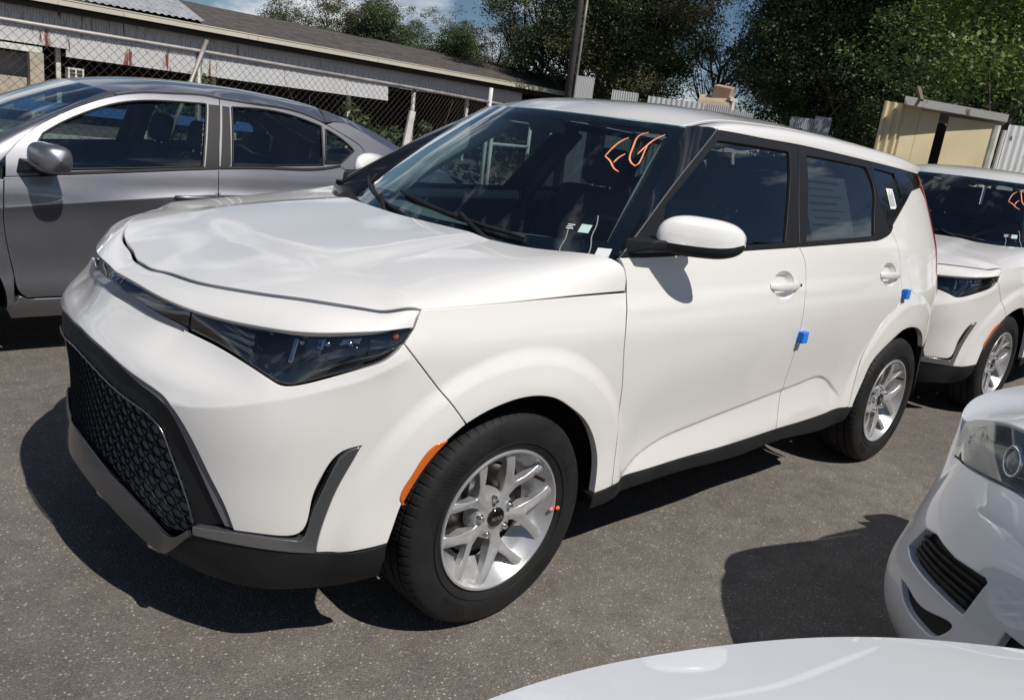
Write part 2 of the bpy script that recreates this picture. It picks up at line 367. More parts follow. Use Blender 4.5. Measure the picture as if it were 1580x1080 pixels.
FT = {
'bumper_top': [(-1.4806, 0.856), (-1.337, 0.8469), (-1.1721, 0.8355), (-1.061, 0.8292), (-0.9162, 0.8238), (-0.8139, 0.8162), (-0.731, 0.8013), (-0.694, 0.789), (-0.6754, 0.7827), (-0.6545, 0.7818), (-0.6326, 0.786), (-0.5657, 0.8077), (-0.4762, 0.838), (-0.4311, 0.8567), (-0.4071, 0.8756), (-0.3872, 0.8962), (-0.3597, 0.9314)],
'seam': [(-0.3872, 0.8962), (-0.337, 0.8372), (-0.2605, 0.7488), (-0.2002, 0.6744)],
'archF': [(-0.3939, 0.3705), (-0.3781, 0.4236), (-0.3612, 0.4767), (-0.3304, 0.5356), (-0.293, 0.5923), (-0.2498, 0.6373), (-0.2002, 0.6744), (-0.1531, 0.6961), (-0.091, 0.715), (-0.0232, 0.7248), (0.04, 0.7225), (0.111, 0.7047), (0.1853, 0.6637), (0.2501, 0.6182), (0.2906, 0.5751), (0.3309, 0.5113), (0.346, 0.4719), (0.3532, 0.4175), (0.3528, 0.3526)],
'lamp': [(-0.2498, 0.6373), (-0.2835, 0.6312), (-0.3168, 0.6013), (-0.3467, 0.5491), (-0.3703, 0.5017), (-0.3685, 0.4833), (-0.3607, 0.4766)],
'white_bot': [(-0.3939, 0.3705), (-0.5106, 0.3508), (-0.5656, 0.3527)],
'boom_out': [(-0.5656, 0.3527), (-0.559, 0.4006), (-0.5456, 0.4553), (-0.5293, 0.5077), (-0.5104, 0.5539), (-0.4912, 0.5947), (-0.4728, 0.6362)],
'boom_in': [(-0.4728, 0.6362), (-0.4908, 0.6312), (-0.503, 0.6267), (-0.5234, 0.6069), (-0.5381, 0.5728), (-0.5505, 0.5409), (-0.5752, 0.4716), (-0.5917, 0.4036), (-0.6017, 0.3876), (-0.6388, 0.3907), (-0.7013, 0.3955), (-0.7673, 0.3937), (-0.8845, 0.3768)],
'boom_bot': [(-0.5656, 0.3527), (-0.6094, 0.3554), (-0.6992, 0.3607), (-0.7675, 0.3605), (-0.888, 0.3513)],
'slot_w': [(-0.4728, 0.6362), (-0.5153, 0.6239), (-0.5412, 0.5973), (-0.5582, 0.5632), (-0.5799, 0.4996), (-0.6057, 0.4074), (-0.6591, 0.3985), (-0.7014, 0.3992), (-0.7673, 0.3964)],
'gr_white': [(-1.4806, 0.74), (-1.2833, 0.7289), (-1.1286, 0.7128), (-1.0216, 0.7019), (-0.9705, 0.6898), (-0.9295, 0.6608), (-0.8901, 0.6143), (-0.8332, 0.5202), (-0.7948, 0.4597), (-0.7691, 0.4005)],
'gr_bev': [(-1.4806, 0.7365), (-1.3715, 0.7304), (-1.1955, 0.7154), (-1.0617, 0.6944), (-0.9815, 0.6773), (-0.9421, 0.6437), (-0.9064, 0.5918), (-0.8528, 0.5007), (-0.7937, 0.4017)],
'gr_in': [(-1.4806, 0.675), (-1.374, 0.668), (-1.251, 0.65), (-1.11, 0.6366), (-1.0304, 0.6215), (-1.0007, 0.6029), (-0.9712, 0.5507), (-0.9365, 0.4827), (-0.8968, 0.3861), (-0.8931, 0.3702)],
'mesh_bot': [(-1.4806, 0.39), (-1.38, 0.385), (-1.28, 0.37), (-1.14, 0.34), (-1.06, 0.312), (-1.035, 0.3), (-0.982, 0.307), (-0.898, 0.365)],
'skid_out': [(-1.4806, 0.315), (-1.33, 0.305), (-1.18, 0.275), (-1.08, 0.247), (-1.035, 0.24), (-0.985, 0.266), (-0.889, 0.351)],
'val_bot': [(-1.4806, 0.165), (-1.3, 0.168), (-1.05, 0.18), (-0.9, 0.205), (-0.75, 0.225), (-0.62, 0.229), (-0.5, 0.225), (-0.385, 0.249)],
'doorcut': [(0.3719, 1.0928), (0.3902, 1.0685), (0.4005, 1.0402), (0.4023, 0.9831), (0.397, 0.8584), (0.4291, 0.6861), (0.4406, 0.5112), (0.4411, 0.3578)],
'hood_side': [(-0.339, 0.9746), (-0.2076, 0.9788), (-0.0371, 0.9838), (0.2114, 0.9891), (0.3994, 0.9909)],
'sill_top': [(0.3528, 0.3526), (0.4411, 0.3578), (0.6219, 0.3606), (0.8051, 0.3656), (1.051, 0.3652), (1.4897, 0.3709), (1.779, 0.3703), (2.14, 0.3832)],
'sill_bot': [(0.3478, 0.2932), (0.4886, 0.302), (0.6747, 0.3137), (0.9052, 0.3125), (1.2684, 0.2979), (1.4384, 0.3088), (1.6475, 0.3059), (2.031, 0.294), (2.1001, 0.3191), (2.14, 0.3832)],
'bcut': [(1.452, 1.12), (1.483, 1.077), (1.497, 1.027), (1.488, 0.953), (1.481, 0.861), (1.486, 0.791), (1.497, 0.657), (1.497, 0.535), (1.492, 0.45), (1.487, 0.372)],
'belt': [(0.3719, 1.0928), (0.4706, 1.093), (1.0262, 1.1081), (1.3847, 1.1179), (1.4555, 1.12), (1.9628, 1.1371), (2.1104, 1.1425), (2.1944, 1.1482), (2.2626, 1.1594), (2.3252, 1.1765), (2.3628, 1.1993)],
'rcut': [(2.343, 1.188), (2.383, 1.13), (2.4, 1.072), (2.418, 0.973), (2.423, 0.899), (2.405, 0.852), (2.318, 0.808), (2.238, 0.748), (2.183, 0.683), (2.149, 0.629), (2.126, 0.543), (2.118, 0.45), (2.114, 0.378)],
'archR': [(2.14, 0.3832), (2.1672, 0.4436), (2.1928, 0.4993), (2.2272, 0.581), (2.2867, 0.6341), (2.3856, 0.686), (2.4841, 0.7244), (2.5976, 0.7305), (2.7053, 0.7119), (2.81, 0.665), (2.9, 0.59), (2.96, 0.49), (2.985, 0.37)],
'crease': [(0.5392, 0.3804), (0.5789, 0.4066), (0.6549, 0.4393), (0.7223, 0.4558), (0.8379, 0.4711), (1.0228, 0.4887), (1.2844, 0.5121), (1.4812, 0.5288), (1.6638, 0.5452), (1.7909, 0.5523), (1.8597, 0.5345), (1.9658, 0.4766), (2.079, 0.4063)],
'handleF': [(1.2047, 0.999), (1.4353, 0.9993), (1.4459, 0.9602), (1.2271, 0.9569)],
'handleR': [(2.1444, 1.015), (2.4115, 1.0146), (2.4139, 0.9699), (2.1648, 0.9749)],
'fuel': [(2.5067, 1.0543), (2.5914, 1.0527), (2.6668, 0.9641), (2.6714, 0.9113), (2.6166, 0.917)],
'roofside': [(1.0613, 1.5105), (1.2066, 1.5089), (1.3882, 1.5057), (1.6455, 1.5042), (1.945, 1.4957), (2.3111, 1.4826), (2.7701, 1.4659), (3.02, 1.458)],
'apil': [(0.3719, 1.0928), (0.5384, 1.2048), (0.7539, 1.3433), (1.0613, 1.5105)],
'fglass': [(0.6009, 1.139), (0.6194, 1.2015), (0.6435, 1.2459), (0.8271, 1.3534), (1.0462, 1.4727), (1.2686, 1.4738), (1.5467, 1.4707), (1.4415, 1.3103), (1.3493, 1.1342), (0.9428, 1.1233)],
'bsplit': [(1.6455, 1.5042), (1.5297, 1.3138), (1.4555, 1.12)],
'rglass': [(1.6878, 1.4678), (1.9461, 1.4648), (2.2408, 1.4553), (2.2566, 1.3694), (2.1962, 1.2575), (2.1516, 1.167), (1.8312, 1.1535), (1.52, 1.1426)],
'csplit': [(2.311, 1.483), (2.272, 1.37), (2.29, 1.29), (2.324, 1.222), (2.343, 1.188)],
'qglass': [(2.3207, 1.4572), (2.5512, 1.4435), (2.5669, 1.3414), (2.3307, 1.2298)],
'cpil': [(3.02, 1.458), (2.9, 1.395), (2.8, 1.384), (2.74, 1.376), (2.693, 1.358), (2.515, 1.278), (2.36, 1.203)],
'block': [(1.4632, 0.7843), (1.5372, 0.7838), (1.5636, 0.7337), (1.4859, 0.7466), (2.4177, 0.9166), (2.522, 0.9182), (2.5367, 0.8774), (2.4323, 0.8796)]}
# ------------------------------------------------------------------ box hatchback
def soul_feat(o, n):
    x, v, z = o[:,0], o[:,1].copy(), o[:,2]; side = np.clip(n[:,1], 0, 1)
    for xc, rr in ((0., .52), (2.6, .55)):
        r_ = np.hypot(x-xc, z-.335)
        v = v+(.012*sstep(rr+.01, rr-.045, r_)+.012*sstep(rr, .40, r_))*sstep(.16,.30,z)*np.where(side > .3, 1, side/.3)
    cr = Spl([.45,.539,.58,.655,.722,.838,1.023,1.284,1.481,1.664,1.791,1.86,1.966,2.079],[.33,.38,.407,.439,.456,.471,.489,.512,.529,.545,.552,.535,.477,.40])(x)[:,0]
    ins = sstep(.46,.58,x)*(1-sstep(1.93,2.07,x)); h = z-cr
    v = v-ins*np.where(h > 0, .011*(1-sstep(0,.30,h))+.006*(1-sstep(0,.013,h)), .017*np.clip(1+h/.13, 0, 1))
    v = v+.005*np.exp(-((z-.945-.012*(x-.4))/.02)**2)*sstep(.25,.5,x)*(1-sstep(1.9,2.3,x))
    q = o.copy(); q[:,1] = v
    # bumper character line sweeping up to the headlight tail
    zc = np.interp(x, [-.90,-.84,-.773,-.673,-.579,-.475,-.389,-.34], [.66,.672,.694,.736,.770,.808,.852,.87]); hh = z-zc
    am = (.0075*np.exp(-np.abs(hh)/.045)*np.where(hh > 0, 1., 1.))*sstep(-.33,-.42,x)*sstep(-.885,-.80,x)
    q[:,:2] += n*am[:, None]; return q
CREASE = ([.45,.539,.58,.655,.722,.838,1.023,1.284,1.481,1.664,1.791,1.86,1.966,2.079],[.33,.38,.407,.439,.456,.471,.489,.512,.529,.545,.552,.535,.477,.40])
_cx = np.arange(.47, 2.07, .014); _cz = Spl(*CREASE)(_cx)[:,0]
EXTRA = [np.stack([_cx, _cz+d], 1) for d in (-.012,-.0015,.004,.009,.014,.024)]
for _c, _r in ((0.,.52),(2.6,.55)):
    _a = np.arange(0, math.pi*1.15, .028)-.2
    EXTRA += [np.stack([_c+r_*np.cos(_a), .335+r_*np.sin(_a)], 1) for r_ in (_r+.012,_r+.002,_r-.01,_r-.022,_r-.034,_r-.047)]
_bx = np.arange(-.98, -.36, .014)
EXTRA += [np.stack([_bx, np.interp(_bx, [-.98,-.885,-.718,-.598,-.48,-.39,-.34], [.672,.694,.736,.770,.808,.852,.87])+d], 1) for d in (-.012,-.004,.0,.004,.012)]
EXTRA = np.vstack(EXTRA)
S = Body(PLAN, (CE, FR, CO, SI, RC, RR), soul_feat)
S0 = S.s0; SE = S.s[-1]
def C(k, step=.015, smooth=True, rev=False):
    c = curve(FT[k], step, smooth); return c[::-1] if rev else c
def sub(k, a, b, step=.015):      # part of a traced line between two point numbers
    return curve(FT[k][a:b], step)
def toq(c): c = np.array(c, float).copy(); c[:,0] -= S0; return c
def mir(c): c = np.array(c, float)[::-1].copy(); c[:,0] *= -1; return c
# hood sections: x, then (v, z) from centre to edge
HX = [-.75,-.65,-.54,-.44,-.336,-.2,0,.2,.4]
HB = [0,.25,.5,.7,.85,1.]
HC = [[(0,.905),(.22,.908),(.44,.908),(.62,.900),(.74,.880),(.80,.85)],
 [(0,.940),(.22,.943),(.45,.942),(.64,.932),(.76,.913),(.83,.88)],
 [(0,.968),(.23,.970),(.46,.967),(.65,.948),(.78,.925),(.845,.895)],
 [(0,.990),(.23,.993),(.46,.992),(.64,.980),(.77,.951),(.85,.92)],
 [(0,1.010),(.24,1.013),(.47,1.013),(.65,1.006),(.78,.992),(.8495,.974)],
 [(0,1.033),(.24,1.036),(.48,1.036),(.66,1.030),(.79,1.013),(.8605,.978)],
 [(0,1.055),(.24,1.058),(.48,1.058),(.66,1.052),(.80,1.035),(.868,.983)],
 [(0,1.079),(.24,1.081),(.48,1.079),(.67,1.073),(.815,1.061),(.8725,.988)],
 [(0,1.103),(.24,1.104),(.48,1.102),(.68,1.098),(.842,1.090),(.8735,.990)]]
_hk = np.array([-b for b in HB[:0:-1]]+HB); _hc = np.array([[(-v, z) for v, z in r[:0:-1]]+list(r) for r in HC])
_hwx = Spl(HX, np.eye(len(HX))); _hwb = Spl(_hk, np.eye(len(_hk)))
_hsl = Spl([p[0] for p in FT['hood_side']], [p[1] for p in FT['hood_side']])
# fair the sections: low-order polynomials along the car
for _j in range(_hc.shape[1]):
    for _k in (0, 1): _hc[:,_j,_k] = np.polyval(np.polyfit(HX, _hc[:,_j,_k], 3), HX)
def hood(x, b):
    x = np.asarray(x, float).ravel(); b = np.asarray(b, float).ravel(); r_ = np.einsum('ni,nj,ijc->nc', _hwx(x), _hwb(b), _hc)
    v = r_[:,0]; z_ = r_[:,1]; xe = np.clip(x, -.336, .40); E_ = S(xe, _hsl(xe)[:,0]); r1 = np.einsum('ni,ijc->njc', _hwx(x), _hc)[:,-1]
    wE = sstep(.55,1.,np.abs(b))*sstep(-.42,-.336,x); v = v+np.sign(b)*wE*(E_[:,1]-r1[:,0]); z_ = z_+wE*(E_[:,2]-r1[:,1])
    dome = .010*sstep(-.47,-.36,x-.10*np.abs(v))*(1-sstep(.40,.52,np.abs(v)+.10*(x+.1)))
    return np.stack([x, -v, z_+dome], 1)
def hood_b(x, v):                 # section parameter of plan position
    bb = np.linspace(0, 1, 401); return np.array([np.interp(q, -hood(np.full(401, p), bb)[:,1], bb) for p, q in zip(x, v)])
SHUT = [(-.712,0),(-.712,.055),(-.707,.095),(-.699,.13),(-.688,.2),(-.675,.3),(-.648,.4),(-.622,.47),(-.58,.56),(-.54,.625),(-.49,.70),(-.443,.76),(-.39,.815),(-.336,.849)]
HREAR = [(.372,.843),(.345,.80),(.285,.70),(.226,.6),(.175,.4),(.160,.2),(.155,0)]
LIP0 = [(-.786,0,.899),(-.776,.102,.897),(-.763,.246,.892),(-.743,.356,.888),(-.699,.497,.886),(-.643,.630,.893),(-.573,.754,.907),(-.478,.822,.92),(-.423,.846,.926),(-.357,.856,.931)]
def arc(P):
    P = np.array(P, float); d = np.r_[0, np.cumsum(np.linalg.norm(np.diff(P, axis=0), axis=1))]; return d, Spl(d, P)
_l0d, _l0 = arc(LIP0)
_sh = curve(SHUT, .01); _sb = hood_b(_sh[:,0], _sh[:,1]); _shP = hood(_sh[:,0], _sb); _shP[:,1] *= -1; _l1d, _l1 = arc(_shP)
_kf = np.linspace(0, 1, 40); _ka = _l0(_kf*_l0d[-1]); _kb = _l1(_kf*_l1d[-1]); _kk = _ka*.62+_kb*.38
_kz = _ka[:,2]+.60*(_kb[:,2]-_ka[:,2])+.003
def lip(t, b):                    # t in metres from the centre (signed), b from the leading edge to the shut line
    t = np.asarray(t, float).ravel(); b = np.asarray(b, float).ravel()[:, None]; f = np.abs(t)/_l0d[-1]
    A = _l0(f*_l0d[-1]); B = _l1(f*_l1d[-1]).copy(); B[:,2] -= .0045; K = A*.62+B*.38; K[:,2] = np.interp(f, _kf, _kz)
    P = (1-b)**2*A+2*b*(1-b)*K+b*b*B; P[:,1] *= -np.where(t < 0, -1, 1); return P
# headlight band between bumper and lip
_pl = S.c(np.linspace(S0, 0, 1200)); _ps = np.linspace(S0, 0, 1200)
_ls = np.array([_ps[np.argmin(np.hypot(*(_pl-p[:2]).T))] for p in _l0(np.linspace(0, _l0d[-1], 80))]); _ls[0] = S0
_lt = Spl(np.linspace(0, 1, 80), _ls)
_topP = _l0(np.linspace(0, _l0d[-1], 80)).copy()
def band_top(s): return np.stack([np.interp(s, _ls, _topP[:,k]) for k in range(3)], 1)
_bt = np.array(FT['bumper_top']); _btc = curve(_bt, .005)
def band_bot(s): return S(s, np.interp(s, _btc[:,0], _btc[:,1]))
def band(q, b):
    q = np.asarray(q, float).ravel(); b = np.asarray(b, float).ravel(); s = np.clip(np.abs(q)+S0, S0, -.36)
    A = band_bot(s); B = band_top(s); P = A+(B-A)*b[:, None]; nn = S.c(s+.004)-S.c(s-.004); nn /= np.linalg.norm(nn, axis=1)[:, None]
    nx = np.stack([nn[:,1], -nn[:,0]], 1)                 # inwards
    k = (.008+.012*b-.020*b*(1-b))*sstep(-.36,-.42,s)
    P[:,:2] += nx*k[:, None]; P[:,1] *= -np.where(q < 0, -1, 1); return P
# windscreen, roof
def wind(a, b):
    a = np.asarray(a, float).ravel(); b = np.asarray(b, float).ravel(); u = np.abs(a)
    B = np.stack([.225+.215*u**2.2, .80*a, 1.045+.033*u**2], 1); T = np.stack([.790+.180*u**2, .565*a, 1.514-.006*u**2], 1)
    P = B+(T-B)*b[:, None]; k = .020*4*b*(1-b)*(1-.5*u**2); P[:,0] -= k*.65; P[:,2] += k*.75; P[:,1] *= -1; return P
class TPS:
    def __init__(s, P, Zv):
        P = np.asarray(P, float); n = len(P); Q = np.c_[np.ones(n), P]; A = np.block([[s.k(P, P), Q],[Q.T, np.zeros((3,3))]]); s.P = P; s.w = np.linalg.solve(A, np.r_[np.asarray(Zv, float), 0,0,0])
    @staticmethod
    def k(A, B): r2 = ((A[:,None]-B[None])**2).sum(-1); return .5*r2*np.log(r2+1e-12)
    def __call__(s, a, b): A = np.stack([np.ravel(a), np.ravel(b)], 1); return s.k(A, s.P)@s.w[:-3]+np.c_[np.ones(len(A)), A]@s.w[-3:]
_rp = [(.79,0,1.514),(.817,.2,1.513),(.888,.4,1.510),(.968,.562,1.508)]+[(x, 0, z) for x, z in ((.9,1.545),(1.0,1.569),(1.15,1.590),(1.35,1.605),(1.7,1.611),(2.2,1.602),(2.8,1.573),(3.1,1.545),(3.22,1.530))]+\
 [(x, .3, z) for x, z in ((1.0,1.558),(1.35,1.596),(1.7,1.602),(2.2,1.593),(2.8,1.564),(3.18,1.527))]+[(x, .5, z) for x, z in ((1.1,1.552),(1.35,1.573),(1.7,1.580),(2.2,1.571),(2.8,1.542),(3.14,1.509))]+\
 [(x, .57, z) for x, z in ((1.1,1.536),(1.35,1.556),(1.7,1.563),(2.2,1.554),(2.8,1.527),(3.1,1.497))]
_rt = TPS([(x, v) for x, v, z in _rp]+[(x, -v) for x, v, z in _rp if v], [z for x, v, z in _rp]+[z for x, v, z in _rp if v])
def roof(x, y): return np.stack([np.ravel(x), np.ravel(y), _rt(x, y)], 1)
_rs = Spl([p[0] for p in FT['roofside']], [p[1] for p in FT['roofside']])
def rail(x, t):                   # white roof rail: t 0 at the channel, 1 at the window edge (near side)
    x = np.asarray(x, float).ravel(); t = np.asarray(t, float).ravel()[:, None]; B = S(x, _rs(x)[:,0])
    f = sstep(.95,1.15,x); cv = .578; A = np.stack([x, np.full_like(x, cv), _rt(x, np.full_like(x, cv))-.002], 1)
    K = np.stack([x, B[:,1]*.75+cv*.25+.006, np.maximum(A[:,2], B[:,2])+.006*f], 1)
    P = (1-t)**2*A+2*t*(1-t)*K+t*t*B; P[:,1] *= -1; return P

def build_wheel(parent, loc, flip):
    wh = empty('wheel', loc, math.pi if flip else 0, parent); rt = .332; rad = .218
    # tyre: outward is -y
    prof = []
    for r_, t in ((.214,.10),(.2225,.098),(.236,.106),(.262,.1095),(.290,.1085),(.303,.104),(.310,.099),(.3165,.090),(.3195,.084),(.3215,.076),(.3225,.066),(.3155,.0655),(.3155,.0585),(.3228,.058),(.3235,.030),(.3165,.0295),(.3165,.0215),(.3237,.021),(.3239,0)): prof.append((r_, -t))
    prof = prof+[(r_, -t) for r_, t in prof[-2::-1]]
    n = 490; m = len(prof); V = []; F = []
    for i in range(n):
        a = 2*math.pi*i/n; ph = i % 7
        for j, (r_, t) in enumerate(prof):
            rr = r_*rt/.3239 if r_ > .25 else r_
            g = abs(t)
            if ph == 0 and .30 < r_ and .045 < g < .097: rr -= .0035        # shoulder sipes
            if (i+3) % 7 == 0 and .32 < r_ and .022 < g < .052: rr -= .003
            rr -= 0
            V.append((rr*math.cos(a), t, rr*math.sin(a)))
    for i in range(n):
        for j in range(m-1): a, b = i*m+j, ((i+1) % n)*m+j; F.append((a, a+1, b+1, b))
    ty = mobj('tyre', V, F, RUBBER, wh, True); ty.data.set_sharp_from_angle(angle=R(28))
    # raised sidewall ticks and ribs
    mb = MB()
    for rr in (.2435, .2975): 
        V2, F2 = lathe([(rr-.0012,-.1085 if rr<.27 else -.1078),(rr,-.1108 if rr<.27 else -.1088),(rr+.0012,-.1085 if rr<.27 else -.1072)], 96); mb.add(V2, F2)
    for k0 in (0.3, 2.2, 3.9, 5.4):
        for k in range(9):
            a = k0+k*.045; ra, rb = .262, .292
            p = [(ra*math.cos(a), -.1092, ra*math.sin(a)), (rb*math.cos(a+.05), -.1085, rb*math.sin(a+.05)), (rb*math.cos(a+.066), -.1085, rb*math.sin(a+.066)), (ra*math.cos(a+.016), -.1092, ra*math.sin(a+.016))]
            q = [(x, y-.0016, z) for x, y, z in p]; mb.add(q+p, [(0,1,2,3),(0,4,5,1),(1,5,6,2),(2,6,7,3),(3,7,4,0)])
    mb.build('sidewall_relief', RUBBER, wh)
    # rim barrel and lip
    V, F = lathe([(.150,-.020),(.163,-.040),(.169,-.056),(.176,-.066),(.2035,-.0915),(.2075,-.1005),(.2110,-.1045),(.2165,-.1045),(.2185,-.101),(.219,-.092),(.214,-.085),(.200,.10),(.213,.108),(.217,.105)], 96)
    mobj('rim', V, F, ALLOY, wh, True).data.set_sharp_from_angle(angle=R(40))
    # y-shaped spokes
    def sp_surf(x, z):
        x = np.ravel(x); z = np.ravel(z); r_ = np.hypot(x, z); y = -.096+.020*sstep(.19,.05,r_)-.004*sstep(.05,.0,r_)
        def sg(ax, az, bx, bz): t = np.clip(((x-ax)*(bx-ax)+(z-az)*(bz-az))/((bx-ax)**2+(bz-az)**2), 0, 1); return np.hypot(x-ax-t*(bx-ax), z-az-t*(bz-az))
        c_, s_ = .210*math.cos(R(22)), .210*math.sin(R(22)); d = np.minimum(sg(.03,0,.112,0), np.minimum(sg(.108,0,c_,s_), sg(.108,0,c_,-s_)))
        y = y+.36*np.minimum(d, .022)
        return np.stack([x, y, z], 1)
    def rp2(r_, a): return (r_*math.cos(a), r_*math.sin(a))
    half = [(.026,R(-36)),(.040,R(-31)),(.060,R(-19)),(.080,R(-14)),(.105,R(-15.5)),(.140,R(-20.5)),(.175,R(-24.3)),(.2055,R(-27.3)),(.2065,R(-22)),(.2055,R(-16.8)),(.175,R(-13.8)),(.145,R(-9.6)),(.125,R(-3.5))]
    outl = [rp2(r_, a) for r_, a in half]+[rp2(.118,0)]+[rp2(r_, -a) for r_, a in half[::-1]]
    Vp, Fp, Np = panel_data(outl, sp_surf, 1, gap=0, bev=.0030, depth=.034, grid=.010, extra=np.vstack([np.stack([np.linspace(.035,.105,12), np.zeros(12)], 1)]+[np.stack([np.linspace(.112,.19,14), sg_*np.linspace(.0016,.0715,14)], 1) for sg_ in (1,-1)]))
    # slanted inner ridge on each prong
    me = None
    for k in range(5):
        if me is None:
            o = mobj('spoke', Vp, Fp, ALLOY, wh, True, Np); me = o.data
        else: o = bpy.data.objects.new('spoke', me); COL.objects.link(o); o.parent = wh
        o.rotation_euler = (0, -R(64+72*k), 0)
    V, F = lathe([(.0,-.0735),(.050,-.0735),(.072,-.066),(.078,-.045),(.078,-.02)], 48); mobj('hub', V, F, ALLOY, wh, True).data.set_sharp_from_angle(angle=R(50))
    for k in range(5):
        a = R(28+72*k); c = (.057*math.cos(a), 0, .057*math.sin(a))
        V, F = lathe([(0,-.086),(.0055,-.086),(.0085,-.081),(.0085,-.074),(.0125,-.073),(.0135,-.067)], 12)
        mobj('lug_nut', [(x+c[0], y, z+c[2]) for x, y, z in V], F, CHROME, wh, True).data.set_sharp_from_angle(angle=R(35))
    V, F = lathe([(0,-.0835),(.025,-.0830),(.0295,-.0805),(.031,-.074)], 40); cap = mobj('hub_cap', V, F, BLKGL, wh, True); 
    cs = lambda x, z: np.stack([np.ravel(x), np.full(np.size(x), -.0835), np.ravel(z)], 1)
    emblem = strokes([[(a*.0105-.0185, b*.0125-.0062) for a, b in ln] for ln in KIA], cs, .0026, .0008, 'emblem', CHROME, wh)
    # brake disc, hub carrier
    V, F = lathe([(.0,-.01),(.14,-.01),(.14,.01),(0,.01)], 48); mobj('brake_disc', V, F, mat('cast_iron', (.16,.155,.15), .42, metal=.8, noise=(40,.2)), wh, False)
    MB().box((-.10,.0,.07),(.07,.05,.12)).build('brake_caliper', mat('caliper_iron', (.10,.10,.10), .6, metal=.5), wh, bevel=.01)
    MB().tube([(.176*math.cos(R(35)), -.112, .176*math.sin(R(35))), (.172*math.cos(R(35)), -.05, .172*math.sin(R(35)))], .0055, 8).build('valve', RUBBER, wh)
    return wh
KIA = [[(0,0),(.0,1.0)], [(.12,.42),(.95,1.0)], [(.42,.60),(1.0,0),(1.5,0.0)], [(1.45,0),(2.35,1.0)], [(2.35,1.0),(2.9,1.0),(2.9,.02)], [(2.2,.5),(2.9,.5)]]
KIA = [[(0,0),(.0,1.0)], [(.1,.38),(1.0,1.0)], [(.42,.56),(1.02,.02)], [(1.02,.02),(1.02+.75,1.0)], [(1.77,1.0),(2.4,.02)], [(2.4,.02),(2.95,1.0)], [(2.95,1.0),(3.5,.02)]]

def seat(parent, x, y, rear=False):
    st = empty('seat', (x, y, .0), 0, parent)
    if rear:
        MB().box((0,0,.56),(.52,1.15,.16)).build('cushion', SEATM, st, bevel=.05); MB().box((.27,0,.86),(.16,1.15,.56),(0,R(14),0)).build('backrest', SEATM, st, bevel=.05)
        for dy in (-.36, .36): MB().box((.36,dy,1.22),(.09,.24,.16),(0,R(10),0)).build('headrest', SEATM, st, bevel=.035)
        return st
    MB().box((0,0,.55),(.52,.50,.16),(0,R(-6),0)).build('cushion', SEATM, st, bevel=.05)
    MB().box((.30,0,.90),(.13,.48,.62),(0,R(17),0)).build('backrest', SEATM, st, bevel=.055)
    for dy in (-.23,.23): MB().box((.27,dy,.88),(.16,.09,.48),(0,R(17),0)).build('bolster', SEATM, st, bevel=.035)
    MB().box((.425,0,1.30),(.085,.26,.19),(0,R(12),0)).build('headrest', SEATM, st, bevel=.04)
    for dy in (-.06,.06): MB().tube([(.40,dy,1.12),(.42,dy,1.25)], .007, 6).build('headrest_post', CHROME, st)
    return st

